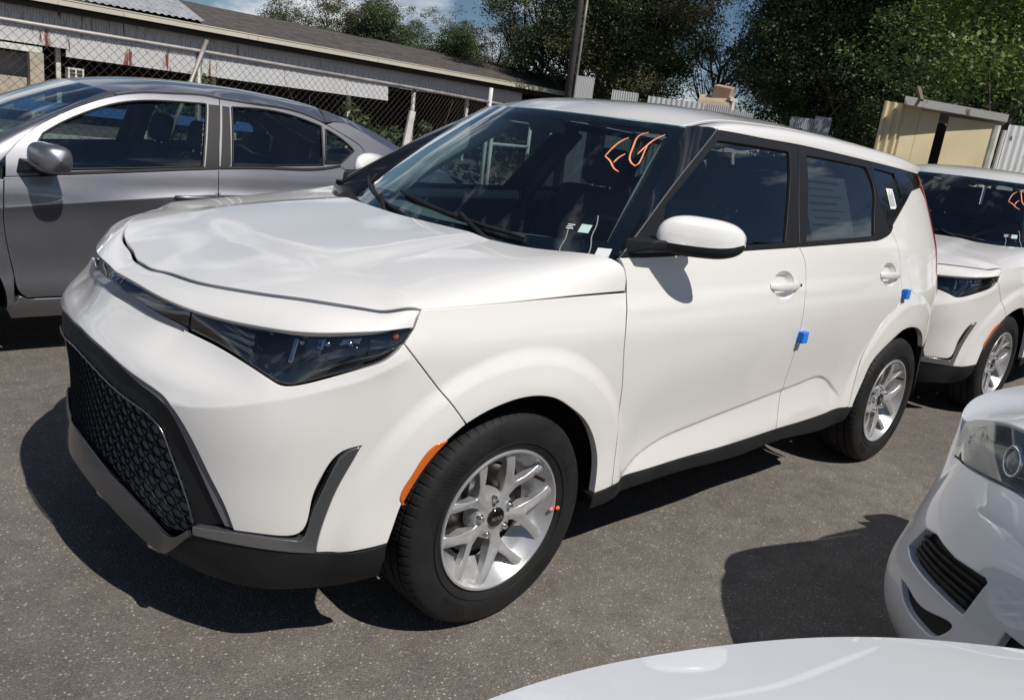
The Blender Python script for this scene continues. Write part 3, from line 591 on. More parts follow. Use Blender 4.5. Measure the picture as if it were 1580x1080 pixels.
def build_soul():
    root = empty('hatchback')
    N = S.near; n1 = dict(sign=1)
    # ---- bumper
    def seg(k, **a): return toq(C(k, **a))
    bt = FT['bumper_top']; i_t = 15       # up to the fender seam
    top = toq(curve(bt[:i_t+1], .012)); sm = toq(C('seam')); af = FT['archF']; arch_b = toq(curve(af[:7], .012))[::-1]
    wb = toq(C('white_bot', smooth=False)); bo = toq(C('boom_out')); sw = toq(C('slot_w', smooth=True)); gw = toq(C('gr_white'))[::-1]
    half = poly(top, sm, arch_b, wb, bo, sw, gw)
    full_o = poly(half, mir(half))
    full_o = poly(np.array(half), mir(np.array(half)))
    ex = EXTRA-[S0, 0]; bump = panel('bumper', full_o, S.full, PAINT, root, gap=.0015, bev=.0025, depth=.022, grid=.02, extra=np.vstack([ex, ex*[-1, 1]]))
    # dark backing behind slots and grille
    bk = [(-1.05,.30),(1.05,.30),(1.05,.70),(.75,.80),(-.75,.80),(-1.05,.70)]
    panel('bumper_core', poly(curve(bk+[bk[0]], .05, False)), offset(S.full, -.050), DARK, root, depth=.01, grid=.05)
    panel('leak_shield', poly(curve([(-.98,.20),(-.4,.165),(.4,.165),(.98,.20),(.98,.42),(-.98,.42),(-.98,.20)], .05, False)), offset(S.full, -.045), DARK, root, depth=.01, grid=.05)  # dark sheet added to block sunlight leaking past the skid lip
    # lower grille frame, satin black
    gb = toq(C('gr_bev')); gi = toq(C('gr_in'))[::-1]
    fr = poly(gb, curve([gb[-1], gi[0]], .02, False), gi); fr = poly(np.array(fr), mir(np.array(fr)))
    gr = empty('grille', (0,0,0), 0, root)
    panel('grille_frame', fr, offset(S.full, -.014), BLKPL, gr, gap=0, bev=.003, depth=.03, grid=.02)
    # grey bevel between bumper and frame
    gwl = toq(C('gr_white')); bv = poly(gwl, curve([gwl[-1], gb[-1]], .02, False), gb[::-1]); bv = poly(np.array(bv), mir(np.array(bv)))
    panel('grille_bevel', bv, offset(S.full, lambda u, z: np.full(np.size(u), -.006)), mat('grey_edge', (.16,.16,.175), .4), gr, gap=-.001, bev=.001, depth=.012, grid=.02)
    # thin bright edge round the mesh
    gi2 = toq(C('gr_in')); P = offset(S.full, -.010)(gi2[:,0], gi2[:,1]); Pm = P*[1,-1,1]
    MB().tube([tuple(p) for p in np.vstack([Pm[::-1], P[1:]])], .0028, 6).build('grille_edge', mat('dark_chrome', (.32,.32,.33), .22, metal=1.), gr, smooth=True)
    # mesh: rows of overlapping lozenges
    mo = toq(C('mesh_bot')); mp = poly(gi2, mo[::-1]); mp = poly(np.array(mp), mir(np.array(mp))); sf = offset(S.full, -.026); V = []; F = []; pitch = .052; row = .030
    zz = np.arange(.28, .70, row)
    cells = []
    for i, z in enumerate(zz):
        for q in np.arange(-.66, .66, pitch): cells.append((q+(pitch/2 if i % 2 else 0), z))
    cells = np.array(cells); cells = cells[pip(cells, mp)]
    for q, z in cells:
        ou = np.array([(-.0255,0),(-.011,.0165),(.011,.0165),(.0255,0),(.011,-.0165),(-.011,-.0165)]); inn = ou*np.array([.82,.76])
        A = np.array([(q, z)])+ou; B = np.array([(q, z)])+inn; b = len(V)
        PA = sf(A[:,0], A[:,1]); PB = sf(B[:,0], B[:,1]); nn = normals(sf, A[:,0], A[:,1]); V += [tuple(p) for p in np.vstack([PA, PA+nn*.0025+(PB-PA)*.45, PB-nn*.003])]
        for k in range(6):
            j = (k+1) % 6; F += [(b+k, b+j, b+6+j, b+6+k), (b+6+k, b+6+j, b+12+j, b+12+k)]
    tag(mobj('grille_mesh', V, F, mat('grille_black', (.012,.012,.014), .6, spec=.2), gr, False), kind='stuff')
    panel('grille_backing', mp, offset(S.full, -.031), mat('grille_grey', (.11,.115,.125), .6), gr, gap=0, depth=.002, grid=.05)
    # grey skid lip and boomerang trim, black valance
    so_ = toq(C('skid_out')); sk = poly(mo, so_[::-1]); sk = poly(np.array(sk), mir(np.array(sk)))
    mid = lambda q, z: np.interp(np.abs(q), so_[:,0], so_[:,1])
    panel('skid_lip', sk, offset(S.full, lambda q, z: .016-.42*np.clip(np.ravel(z)-mid(q, z), 0, .09)), mat('dark_skid', (.15,.155,.168), .22, metal=.85), root, gap=0, bev=.003, depth=.010, grid=.02)
    bi = toq(C('boom_in', smooth=False)); bb = toq(C('boom_bot'))[::-1]
    bm = poly(bb, bo, bi)
    V, F, Nn = panel_data(bm, offset(S.full, .003), gap=0, bev=.002, depth=.03, grid=.02); mobj('bumper_trim', V, F, SILV, root, True, Nn); mobj('bumper_trim', V*[1,-1,1], [f[::-1] for f in F], SILV, root, True, Nn*[1,-1,1])
    vb = toq(C('val_bot'))[::-1]; so2 = so_.copy(); so2[:,1] += .022*np.clip((.585-so2[:,0])/.05, 0, 1); vt = poly(so2, toq(C('boom_bot'))[::-1], toq(C('white_bot'))[::-1])
    va = poly(np.array(vt), vb); va = poly(np.array(va), mir(np.array(va)))
    panel('valance', va, offset(S.full, -.001), BLKPL, root, gap=.001, bev=.002, depth=.014, grid=.025)
    # amber side markers at the arch
    lm = FT['lamp']; mk = poly(curve(lm, .008), curve(af[2:6], .01))
    panel2('side_marker', mk, offset(N, .004), AMBER, (root, root), gap=.0005, bev=.003, depth=.02, grid=.012)
    # ---- hood and its front lip
    hb = np.stack([_sh[:,0], _sb], 1); rr = np.array(HREAR); rb = curve(np.stack([rr[:,0], hood_b(rr[:,0], rr[:,1])], 1), .02)
    hs = curve([(-.336,1.),(.399,1.),], .02, False); hc = curve([(.399,1.),(.397,.95),(.388,.90),(.372,rb[0][1])], .02, False)
    hp = poly(hb, hs, hc, rb)
    def mb_(c): c = np.array(c)[::-1].copy(); c[:,1] *= -1; return c
    hp = poly(np.array(hp), mb_(hp))
    panel('hood', hp, hood, PAINT, root, sign=-1, gap=.0050, bev=.003, depth=.022, grid=.028)
    tt = np.linspace(-_l0d[-1], _l0d[-1], 120); lo = poly([(t, 0) for t in tt], curve([(tt[-1],0),(tt[-1],1)], .1, False), [(t, 1) for t in tt[::-1]], curve([(tt[0],1),(tt[0],0)], .1, False))
    # the lip is short across: stretch parameter so gaps stay true
    lo = [(a, b*.1) for a, b in lo]
    panel('hood_lip', lo, lambda t, b: lip(t, np.ravel(b)/.1), PAINT, root, gap=.0030, bev=.003, depth=.016, grid=.014)
    # ---- strip, shelf and headlights
    qs = -1.055-S0
    st_ = poly([(q, 0.03) for q in np.linspace(-qs, qs, 80)], curve([(qs,.0),(qs,.95)], .1, False), [(q, .97) for q in np.linspace(qs, -qs, 80)])
    sc = .06
    bandm = lambda q, b: band(q, np.ravel(b)/sc)
    def bsc(l): return [(a, b*sc) for a, b in l]
    strip = panel('upper_grille', bsc(st_), offset(bandm, -.004), BLKGL, root, gap=0, bev=.001, depth=.012, grid=.02)
    def shelf(q, b):
        q = np.ravel(q); b = np.ravel(b)/.03; k = (np.clip(1-np.abs(q)/qs, 0, 1))**.7
        A = offset(bandm, .012)(q, np.zeros_like(q)+.001); B = offset(bandm, -.002)(q, (.02+.36*k)*sc); return A+(B-A)*b[:, None]
    panel('grille_shelf', poly([(q, .0) for q in np.linspace(-qs, qs, 80)], [(q, .03) for q in np.linspace(qs, -qs, 80)]), shelf, mat('satin_shelf', (.20,.22,.25), .22, metal=.8), strip, gap=0, bev=.001, depth=.01, grid=.012)
    ks = .016
    strokes([[((x-1.75)*ks*2.0, (.50+y*.40)*sc) for x, y in ln] for ln in KIA], offset(bandm, -.003), .0052, .0015, 'emblem', CHROME, strip)
    qa, qb = -1.050-S0, -.362-S0
    for sg in (1, -1):
        hl = empty('headlight', (0,0,0), 0, root)
        f = np.array([1, sg, 1])
        def put(nm, V, F, Nn, m, f=f, sg=sg, hl=hl): return mobj(nm, np.asarray(V)*f, [q if sg > 0 else q[::-1] for q in F], m, hl, True, None if Nn is None else Nn*f)
        ol = poly([(q, .02*sc) for q in np.linspace(qa, qb, 60)], [(q, .98*sc) for q in np.linspace(qb, qa, 60)])
        V, F, Nn = panel_data(ol, offset(bandm, -.002), gap=0, bev=.0015, depth=.012, grid=.012); put('lens', V, F, Nn, CLEAR)
        dep = lambda q, b: -(.006+.040*np.clip(np.sin(np.pi*np.clip((np.ravel(q)-qa)/(qb-qa),0,1)),0,1)**.6)
        V, F, Nn = panel_data(ol, offset(bandm, dep), gap=0, bev=.0005, depth=.004, grid=.015); put('housing', V, F, Nn, mat('lamp_housing', (.016,.016,.018), .38))
        inn = lambda d: offset(bandm, d)
        # gloss inner blade along the bottom edge
        ol2 = poly([(q, .0*sc) for q in np.linspace(qa, qb-.12, 40)], [(q, (.05+.17*math.sin(math.pi*min(1,(q-qa)/(qb-qa))**1.5))*sc) for q in np.linspace(qb-.12, qa, 40)])
        V, F, Nn = panel_data(ol2, inn(-.006), gap=0, bev=.001, depth=.01, grid=.015); put('bezel', V, F, Nn, BLKGL)
        CR = mat('lamp_chrome', (.62,.63,.65), .12, metal=1.); DC = mat('lamp_dark_chrome', (.10,.105,.115), .16, metal=1.)
        q0 = -.665-S0
        for (qq, b0, b1, wd, m) in ((q0, .40, .93, .014, CR), (q0+.055, .45, .92, .045, DC), (q0+.075, .62, .90, .02, CR), (q0+.13, .34, .60, .07, DC), (q0+.15, .68, .86, .05, CR), (q0+.22, .30, .80, .05, DC)):
            o_ = [(qq-wd/2, b0*sc), (qq+wd/2, b0*sc), (qq+wd/2+.008, b1*sc), (qq-wd/2+.008, b1*sc)]
            V, F, Nn = panel_data(poly(curve(o_+[o_[0]], .006, False)), inn(-.020), gap=0, bev=.003, depth=.012, grid=.01); put('reflector', V, F, Nn, m)
        for (qq, bb_, m) in ((q0+.03,.80,CR),(q0+.10,.74,CR),(q0+.155,.70,CR),(q0+.262,.72,AMBER)):
            c = inn(-.018)(np.array([qq]), np.array([bb_*sc]))[0]*f; V, F = lathe([(0,-.007),(.006,-.005),(.009,0),(.006,.006),(0,.008)], 12); mobj('bulb', np.array(V)+c, F, m, hl, True)
        for kk in range(3):      # daytime running light fins
            o_ = [(qa+.13, (.25+.22*kk)*sc), (qa+.26, (.22+.22*kk)*sc), (qa+.26, (.36+.22*kk)*sc), (qa+.13, (.37+.22*kk)*sc)]
            V, F, Nn = panel_data(poly(curve(o_+[o_[0]], .01, False)), inn(-.010), gap=0, bev=.002, depth=.008, grid=.01); put('light_guide', V, F, Nn, mat('light_guide', (.075,.08,.085), .15, coat=.5))
    # ---- fenders
    fp = poly(C('hood_side'), curve(FT['doorcut'][3:], .015), curve(FT['sill_top'][:2], .02)[::-1], curve(af[6:], .012)[::-1], C('seam', rev=True), curve(FT['bumper_top'][15:], .01), curve([FT['bumper_top'][-1], FT['hood_side'][0]], .01, False))
    panel2('fender', fp, N, PAINT, (root, root), gap=.0018, bev=.0022, depth=.024, grid=.022, extra=EXTRA)
    # ---- doors, each with frame, glass, handle
    belt = FT['belt']; st = FT['sill_top']
    dfl = [(-.339,0)]
    i_b = 4
    d1 = poly(curve(belt[:5], .02), C('bcut'), curve(st[1:6], .02)[::-1], curve(FT['doorcut'], .015)[::-1])
    d2 = poly(curve(belt[4:], .015), curve(FT['rcut'], .015), curve(st[5:], .02)[::-1], C('bcut', rev=True))
    dn = [empty('door', (0,0,0), 0, root) for _ in range(4)]
    cups = {}
    for k in ('handleF', 'handleR'):
        h = np.array(FT[k]); c = np.array([h[:,0].mean()-.004, h[:,1].mean()+.002]); an = np.linspace(0, 2*math.pi, 36, endpoint=False)
        cups[k] = (c, np.stack([c[0]+.078*np.sign(np.cos(an))*np.abs(np.cos(an))**.9, c[1]+.050*np.sin(an)], 1))
    panel2('door_skin', d1, N, PAINT, dn[:2], gap=.0018, bev=.0022, depth=.012, grid=.024, extra=EXTRA, holes=[cups['handleF'][1].tolist()])
    panel2('door_skin', d2, N, PAINT, dn[2:], gap=.0018, bev=.0022, depth=.012, grid=.024, extra=EXTRA, holes=[cups['handleR'][1].tolist()])
    ap = curve(FT['apil'], .02); rsd = FT['roofside']
    def frame(outline, hole, pr):
        panel2('window_frame', outline, offset(N, -.001), TRIM, pr, gap=.0012, bev=.002, depth=.014, grid=.03, holes=[hole])
    def glz(outline, pr, m, dd=-.009): panel2('window_glass', outline, offset(N, dd), m, pr, gap=-.006, bev=.0005, depth=.002, grid=.05)
    fgl = FT['fglass']; h1 = poly(curve(fgl[:3], .02, False), curve(fgl[2:5], .02), curve(fgl[4:7], .02), curve([fgl[6], fgl[8]], .02), curve([fgl[8], fgl[9], fgl[0]], .02))
    bs = curve(FT['bsplit'], .02)
    frame(poly(ap, curve(rsd[:4], .02), bs, curve(belt[:5], .02)[::-1]), h1, dn[:2]); glz(h1, dn[:2], SIDEG)
    rgl = FT['rglass']; h2 = poly(curve(rgl[:3], .02), curve(rgl[2:6], .02), curve([rgl[5], rgl[6], rgl[7]], .02), curve([rgl[7], rgl[0]], .02))
    cs = curve(FT['csplit'], .015)
    frame(poly(bs[::-1], curve(rsd[3:6], .02), cs, curve(belt[4:11], .015)[::-1]), h2, dn[2:]); glz(h2, dn[2:], PRIVG)
    qg = FT['qglass']; h3 = poly(curve(qg+[qg[0]], .02, False))
    panel2('quarter_trim', poly(curve(rsd[5:], .02), curve(FT['cpil'], .02, False), curve([FT['cpil'][-1], FT['csplit'][-1]], .02, False), cs[::-1]), offset(N, -.001), BLKGL, (root, root), gap=.0012, bev=.002, depth=.014, grid=.03, holes=[h3])
    panel2('quarter_glass', h3, offset(N, -.008), PRIVG, (root, root), gap=-.006, bev=.0005, depth=.002, grid=.05)
    # belt strip: proud rib below the glass
    for k, (a, b, pr) in enumerate(((0,5,dn[:2]),(4,11,dn[2:]))):
        bl = curve(belt[a:b], .02); up = bl.copy(); up[:,1] += .018
        panel2('belt_moulding', poly(bl, up[::-1]), offset(N, .005), TRIM, pr, gap=.001, bev=.002, depth=.012, grid=.02)
    # door edge: bright line on the pillar
    P = offset(N, .003)(ap[:,0], ap[:,1])
    for f in (1, -1): MB().tube([tuple(p*np.array([1,f,1])) for p in P], .0024, 6).build('pillar_edge', mat('edge_grey', (.30,.31,.33), .3, metal=.7), root, smooth=True)
    # handles: scooped cup and pull bar
    for (k, pr) in (('handleF', dn[:2]), ('handleR', dn[2:])):
        h = np.array(FT[k]); cx = h[:,0].mean(); cz = h[:,1].mean(); L_ = .215
        for f, p in ((1, pr[0]), (-1, pr[1])):
            c0, cc = cups[k]; V = []; F = []; m_ = len(cc)
            for sc_, dd in ((1.03,-.003),(.97,-.006),(.86,-.017),(.68,-.024),(.4,-.027)):
                q = c0+(cc-c0)*sc_; V += [tuple(v) for v in offset(N, dd)(q[:,0], q[:,1])]
            for r_ in range(4):
                for i in range(m_): j = (i+1) % m_; F.append((r_*m_+i, r_*m_+j, (r_+1)*m_+j, (r_+1)*m_+i))
            F.append(tuple(4*m_+i for i in range(m_)))
            mobj('handle_cup', np.array(V)*[1,f,1], [q if f > 0 else q[::-1] for q in F], PAINT, p, True)
            xs = np.linspace(-L_/2, L_/2, 13); pts = offset(N, 0.)(cx+xs, np.full(13, cz)); V = []; F = []
            for i, c in enumerate(pts):
                e = abs(xs[i])/(L_/2); ht = .0165*(1-.25*e**4); out_ = .026-.022*e**4; th = .012
                for (dz, dv) in ((-ht, out_-th*.6),(-ht*.92, out_-.003),(-ht*.5, out_+.001),(ht*.5, out_+.001),(ht*.92, out_-.003),(ht, out_-th*.6),(0, out_-th-.002)): V.append((c[0], (c[1]-dv)*f, c[2]+dz))
            for i in range(12):
                for j in range(7): k2 = (j+1) % 7; q = (i*7+j, (i+1)*7+j, (i+1)*7+k2, i*7+k2); F.append(q if f < 0 else q[::-1])
            F.append(tuple(range(7))); F.append(tuple(84+i for i in range(7)))
            ho = mobj('handle', V, F, PAINT, p, True); ho.data.set_sharp_from_angle(angle=R(40))
        if k == 'handleF': MB().tube([(cx+.098, -N(cx, cz)[0][1]*-1-.010, cz+.002), (cx+.098, N(cx, cz)[0][1]-.016, cz+.002)], .006, 10).build('lock', BLKPL, pr[0])
    # ---- quarter panels with filler flap, sills
    qp = poly(curve(FT['cpil'][1:], .02, False), curve([FT['cpil'][-1], FT['rcut'][0]], .02, False), curve(FT['rcut'], .015), curve(FT['archR'][:-2], .015), curve([(2.9,.59),(3.03,.74),(3.03,.82),(2.985,.93),(2.955,1.0),(2.945,1.15),(2.955,1.25),(2.965,1.34),(2.90,1.395)], .03, False))
    ff = [(2.507,1.062),(2.55,1.075),(2.595,1.07),(2.645,1.03),(2.672,.965),(2.678,.915),(2.65,.89),(2.60,.89),(2.545,.92),(2.51,.98),(2.50,1.03)]
    ffo = poly(curve(ff+[ff[0]], .015))
    panel2('quarter_panel', qp, N, PAINT, (root, root), gap=.0018, bev=.0022, depth=.024, grid=.022, extra=EXTRA)
    V, F, Nn = panel_data(ffo, offset(N, .0012), gap=.0, bev=.002, depth=.003, grid=.02); mobj('filler_flap', V, F, PAINT, root, True, Nn)
    sp = poly(C('sill_top'), curve(FT['sill_bot'], .02)[::-1])
    panel2('sill_cladding', sp, offset(N, .002), BLKPL, (root, root), gap=.0012, bev=.003, depth=.06, grid=.02)
    # ---- rear: bumper, tailgate, glass, lamps
    def rear(q, z):
        q = np.ravel(q); o = S(SE-np.abs(q), z); o[:,1] *= -np.where(q < 0, -1, 1); return o
    def box2(a, z0, z1, a1=None): a1 = a if a1 is None else a1; return poly(curve([(-a,z0),(a,z0),(a1,z1),(-a1,z1),(-a,z0)], .04, False))
    panel('tailgate', box2(.60,.66,1.06), rear, PAINT, root, sign=-1, gap=.002, bev=.002, depth=.02, grid=.04)
    panel('rear_glass', box2(.62,1.065,1.46,.56), rear, BLKGL, root, sign=-1, gap=.002, bev=.002, depth=.02, grid=.04)
    qe = SE-2.985; panel('bumper', poly(curve([(-qe,.37),(-(SE-2.9),.59),(-(SE-3.03),.74),(-.63,.655),(.63,.655),(SE-3.03,.74),(SE-2.9,.59),(qe,.37),(qe-.05,.24),(0,.20),(-qe+.05,.24),(-qe,.37)], .03, False)), rear, BLKPL, root, sign=-1, gap=.002, bev=.002, depth=.03, grid=.035)
    tl = poly(curve([(2.968,1.345),(2.958,1.25),(2.948,1.15),(2.958,1.0),(2.988,.93),(3.033,.82),(3.033,.745),(3.33,.66),(3.36,.9),(3.345,1.06),(3.345,1.46),(3.02,1.455),(2.93,1.405),(2.968,1.345)], .03, False))
    panel2('tail_light', tl, offset(N, .002), REDL, (root, root), gap=.0015, bev=.003, depth=.02, grid=.03)
    # ---- windscreen, pillars, roof
    wo = poly(curve([(-1,0),(1,0),(1,1),(-1,1),(-1,0)], .05, False))
    ws = panel('windshield', [(a*.7, b*.65) for a, b in wo], lambda a, b: wind(np.ravel(a)/.7, np.ravel(b)/.65), SHIELD, root, sign=1, gap=.0, bev=.001, depth=.003, grid=.05)
    wsu = lambda a, b: wind(np.ravel(a)/.7, np.ravel(b)/.65)
    fi = poly(curve([(-.93,.10),(-.6,.085),(0,.075),(.6,.085),(.93,.10),(.945,.6),(.935,.91),(.89,.945),(0,.955),(-.89,.945),(-.935,.91),(-.945,.6),(-.93,.10)], .05, False))
    panel('windshield_border', [(a*.7, b*.65) for a, b in wo], offset(wsu, -.006), BLKGL, ws, sign=1, gap=.001, bev=.0005, depth=.001, grid=.04, holes=[[(a*.7, b*.65) for a, b in fi]])
    # pillar skins between glass edge and door line
    nA = 30; tA = np.linspace(0, 1, nA); E1 = wind(np.ones(nA), tA); apr = curve(FT['apil'], .005); ii = np.linspace(0, len(apr)-1, nA).astype(int); E2 = N(apr[ii,0], apr[ii,1])
    G = []
    for f in np.linspace(0, 1, 6):
        P = E1+(E2-E1)*f; wd = np.linalg.norm(E2-E1, axis=1); bul = .18*wd*4*f*(1-f)*.5; P = P+np.stack([-bul*.5, -bul*.6, bul*.5], 1); G.append(P)
    V, F = grid_mesh(np.array(G)); 
    for f in (1, -1): mobj('windshield_pillar', V*[1,f,1], [q[::-1] if f > 0 else q for q in F], BLKGL, root, True)
    fe = curve([(.790+.180*(v/.565)**2, v) for v in np.linspace(-.555, .555, 40)], .02); 
    ro = poly(fe[::-1], curve([(fe[0][0], -.555),(3.04,-.555),(3.10,-.45),(3.14,-.2),(3.15,0),(3.14,.2),(3.10,.45),(3.04,.555),(fe[-1][0],.555)], .03, False))
    panel('roof', ro, roof, PAINT, root, sign=1, gap=.002, bev=.004, depth=.02, grid=.04)
    # black channel and white rail
    xs = np.linspace(.962, 3.1, 50)
    G = np.array([np.stack([xs, np.full(50, -v), _rt(xs, np.full(50, v))-d], 1) for v, d in ((.545,.010),(.585,.010))]); V, F = grid_mesh(G)
    for f in (1, -1): mobj('roof_channel', V*[1,f,1], [q[::-1] if f > 0 else q for q in F], BLKPL, root, True)
    rl = poly(curve([(1.01,0),(1.2,0),(3.03,0),(2.99,.1),(2.2,.1),(1.065,.1),(1.04,.06),(1.01,0)], .03, False))
    panel2('roof_rail', rl, lambda x, t: rail(x, np.ravel(t)/.1), PAINT, (root, root), sign=-1, gap=.001, bev=.003, depth=.018, grid=.012)
    MB().add([(2.62,-.03,1.572),(2.80,-.02,1.560),(2.80,.02,1.560),(2.62,.03,1.572),(2.74,-.006,1.628),(2.79,-.006,1.632),(2.79,.006,1.632),(2.74,.006,1.628)], [(0,1,5,4),(1,2,6,5),(2,3,7,6),(3,0,4,7),(4,5,6,7),(0,3,2,1)]).build('roof_antenna', BLKGL, root, bevel=.006)
    # ---- cowl, wipers
    yy = np.linspace(-.80, .80, 40); G = []
    for dx, dz in ((-.05,-.030),(.0,-.016),(.05,-.004),(.11,-.012)):
        u = np.abs(yy)/.80; G.append(np.stack([.16+.22*u**2.2+dx, yy, 1.072+.012*u**2+dz-.012], 1))
    V, F = grid_mesh(np.array(G)); mobj('cowl', V, F, BLKPL, root, True)
    wsf = offset(wsu, .0, -1)
    for (a0, b0, a1, b1) in ((.62,.04,-.30,.155),(-.05,.02,-.93,.13)):
        t = np.linspace(0, 1, 14); q = np.stack([(a0+(a1-a0)*t)*.7, (b0+(b1-b0)*t)*.65], 1)
        wp = empty('wiper', (0,0,0), 0, root)
        P = offset(wsu, .016)(q[:,0], q[:,1]); MB().tube([tuple(p) for p in P], [.006+.004*math.sin(math.pi*x) for x in t], 6).build('wiper_blade', BLKPL, wp, smooth=True)
        q2 = np.stack([(a0+.10*t-.0+(a0+(a1-a0)*.5-a0-.0)*t*1.0)*.7, (-.09+(b0+(b1-b0)*.5+.09)*t)*.65], 1); P = offset(wsu, lambda u, z: np.full(np.size(u), .030))(q2[:,0], q2[:,1]); MB().tube([tuple(p) for p in P], .009, 6).build('wiper_arm', BLKPL, wp, smooth=True)
    # ---- mirrors
    for f in (1, -1):
        mr = empty('mirror', (0,0,0), 0, root)
        n = 22; k = 24; V = []; F = []
        for i in range(n):
            t = i/(n-1); v = .868+.172*t; e = (1-abs(2*t-1)**3.2)**.5 if 0 < t < 1 else .02
            cx = .520+.200*t; cz = 1.170-.005*t; ax = .072*e*(1-.15*t); az = .070*e*(1-.10*t)
            for j in range(k):
                a = 2*math.pi*j/k; ca, sa = math.cos(a), math.sin(a)
                V.append((cx+ax*math.copysign(abs(ca)**.8, ca), -v*f, cz+az*math.copysign(abs(sa)**.8, sa)*(1 if sa > 0 else .85)))
        V = np.array(V); up = []; dn_ = []
        for i in range(n-1):
            for j in range(k):
                q = (i*k+j, (i+1)*k+j, (i+1)*k+(j+1)%k, i*k+(j+1)%k); q = q if f < 0 else q[::-1]
                (up if math.sin(2*math.pi*(j+.5)/k) > -.30 else dn_).append(q)
        mobj('mirror_cap', V, up, PAINT, mr, True); mobj('mirror_base', V*[1,1,1]+[0,0,-.001], dn_, BLKPL, mr, True)
        MB().add([(.40,-.835*f,1.098),(.54,-.842*f,1.105),(.58,-.91*f,1.120),(.44,-.90*f,1.125),(.40,-.83*f,1.150),(.52,-.835*f,1.160),(.60,-.92*f,1.155),(.46,-.91*f,1.155)], [(0,1,2,3),(4,7,6,5),(0,4,5,1),(1,5,6,2),(2,6,7,3),(3,7,4,0)]).build('mirror_foot', BLKPL, mr, bevel=.008)
        MB().box((.672,-.930*f,1.168),(.006,.12,.085),(0,0,-.86*f)).build('mirror_glass', CHROME, mr, bevel=.002)
    # ---- wheels, liners, underside
    for x in (0, 2.6):
        for f in (1, -1):
            build_wheel(root, (x, -f*.774, .332), f < 0)
            V = []; F = []; m = 26
            for i in range(m):
                a = R(-4+188*i/(m-1))
                for (r_, v) in ((.385,.858),(.405,.84),(.405,.60),(.05,.598)): V.append((x+r_*math.cos(a), -f*v, .335+r_*math.sin(a)))
            for i in range(m-1):
                for j in range(3): F.append((i*4+j, i*4+4+j, i*4+5+j, i*4+1+j))
            mobj('wheel_liner', V, F, DARK, root, True)
        MB().tube([(x,-.70,.332),(x,.70,.332)], .03, 8).build('axle', DARK, root)
    MB().box((1.32,0,.27),(3.76,1.12,.10)).build('underbody', DARK, root); MB().box((1.3,0,.30),(1.76,1.62,.08)).build('floor_pan', DARK, root)
    MB().box((-.18,0,.55),(.88,1.04,.62)).build('bay_blocker', DARK, root)  # unseen dark box added to stop sun passing through the hollow front
    # ---- cabin
    tr = poly(curve([(.50,.42),(2.05,.42),(2.30,.80),(2.33,1.10),(.48,1.075),(.50,.42)], .05, False))
    panel2('door_trim', tr, offset(N, -.06), INTR, (root, root), depth=.01, grid=.06)
    G = []
    for dx, z in ((.28,1.035),(.50,1.055),(.66,1.05),(.75,1.01),(.78,.90),(.74,.70),(.70,.45)): G.append([(dx-.16*(1-abs(y)/.78)**1.0*(1 if z > 1 else .4), y, z+.018*math.exp(-((y+.40)/.2)**2)*(1 if z>1 else 0)) for y in np.linspace(-.78,.78,21)])
    V, F = grid_mesh(np.array(G)); mobj('dashboard', V, F, mat('dash_top', (.15,.165,.165), .6, noise=(50,.12)), root, True)
    MB().box((1.3,0,.36),(1.9,1.5,.03)).build('carpet', INTR, root)
    swh = empty('steering_wheel', (.80,-.38,.98), 0, root)
    V, F = lathe([(.178+.016*math.cos(a), .016*math.sin(a)) for a in np.linspace(0, 2*math.pi, 11)], 40, 'z'); M = Euler((0,R(-66),0)).to_matrix()
    mobj('steering_rim', [M@Vector(v) for v in V], F, INTR, swh, True); MB().box((0,0,0),(.05,.13,.09)).box((0,0,0),(.02,.33,.035)).build('steering_boss', INTR, swh, bevel=.012)
    seat(root, 1.20, -.37); seat(root, 1.20, .37); seat(root, 2.05, 0, True)
    MB().box((.80,-.02,1.455),(.02,.20,.06),(0,R(-20),0)).build('rear_view_mirror', INTR, root, bevel=.01)
    Gh = np.array([[(x, y, float(_rt(x, y)[0])-.035) for y in np.linspace(-.54,.54,9)] for x in np.linspace(.86,3.05,14)]); V, F = grid_mesh(Gh); mobj('headliner', V, F, mat('headliner', (.16,.16,.155), .9), root, True)
    for f in (1,-1):
        Pp = offset(N, -.05)(np.array([1.47,1.50,1.57,1.64]), np.array([.5,1.12,1.3,1.48]))*[1,f,1]; MB().tube([tuple(p) for p in Pp], .035, 8).build('centre_pillar', INTR, root, smooth=True)
        Pp = offset(N, -.06)(np.array([2.45,2.55,2.75]), np.array([1.1,1.3,1.46]))*[1,f,1]; MB().tube([tuple(p) for p in Pp], .045, 8).build('rear_pillar', INTR, root, smooth=True)
    PT_ = mat('pillar_trim', (.42,.42,.40), .8)
    for f in (1, -1):      # light cloth trim on the inside of the windscreen pillars
        e0 = wind(np.full(20, .945), np.linspace(.10, .97, 20)); e1 = e0+np.stack([np.linspace(.09,.10,20), np.linspace(.085,.10,20), np.linspace(-.03,-.04,20)], 1); e2 = e1+np.array([.05,-.05,-.02])
        V, F = grid_mesh(np.array([e0+[.004,.03,-.012], e1, e2])); mobj('pillar_trim', V*[1,f,1], F, PT_, root, True)
    # ---- writing and stickers on the glass
    def pen(lines, name, wd, m, lift=.002): return strokes([[(a*.7, b*.65) for a, b in ln] for ln in lines], wsu, wd, .0006, name, m, ws, sign=1, lift=lift)
    pen(GREASE, 'painted_letters', GW, ORANGE); pen(DRIP, 'dried_drip', .0026, mat('dried_wash', (.30,.30,.28), .8))
    pen([[(.748,.168-.012*k),(.748+.03-.006*(k%2),.168-.012*k)] for k in range(3)], 'label_print', .0035, PAPER, .0032)
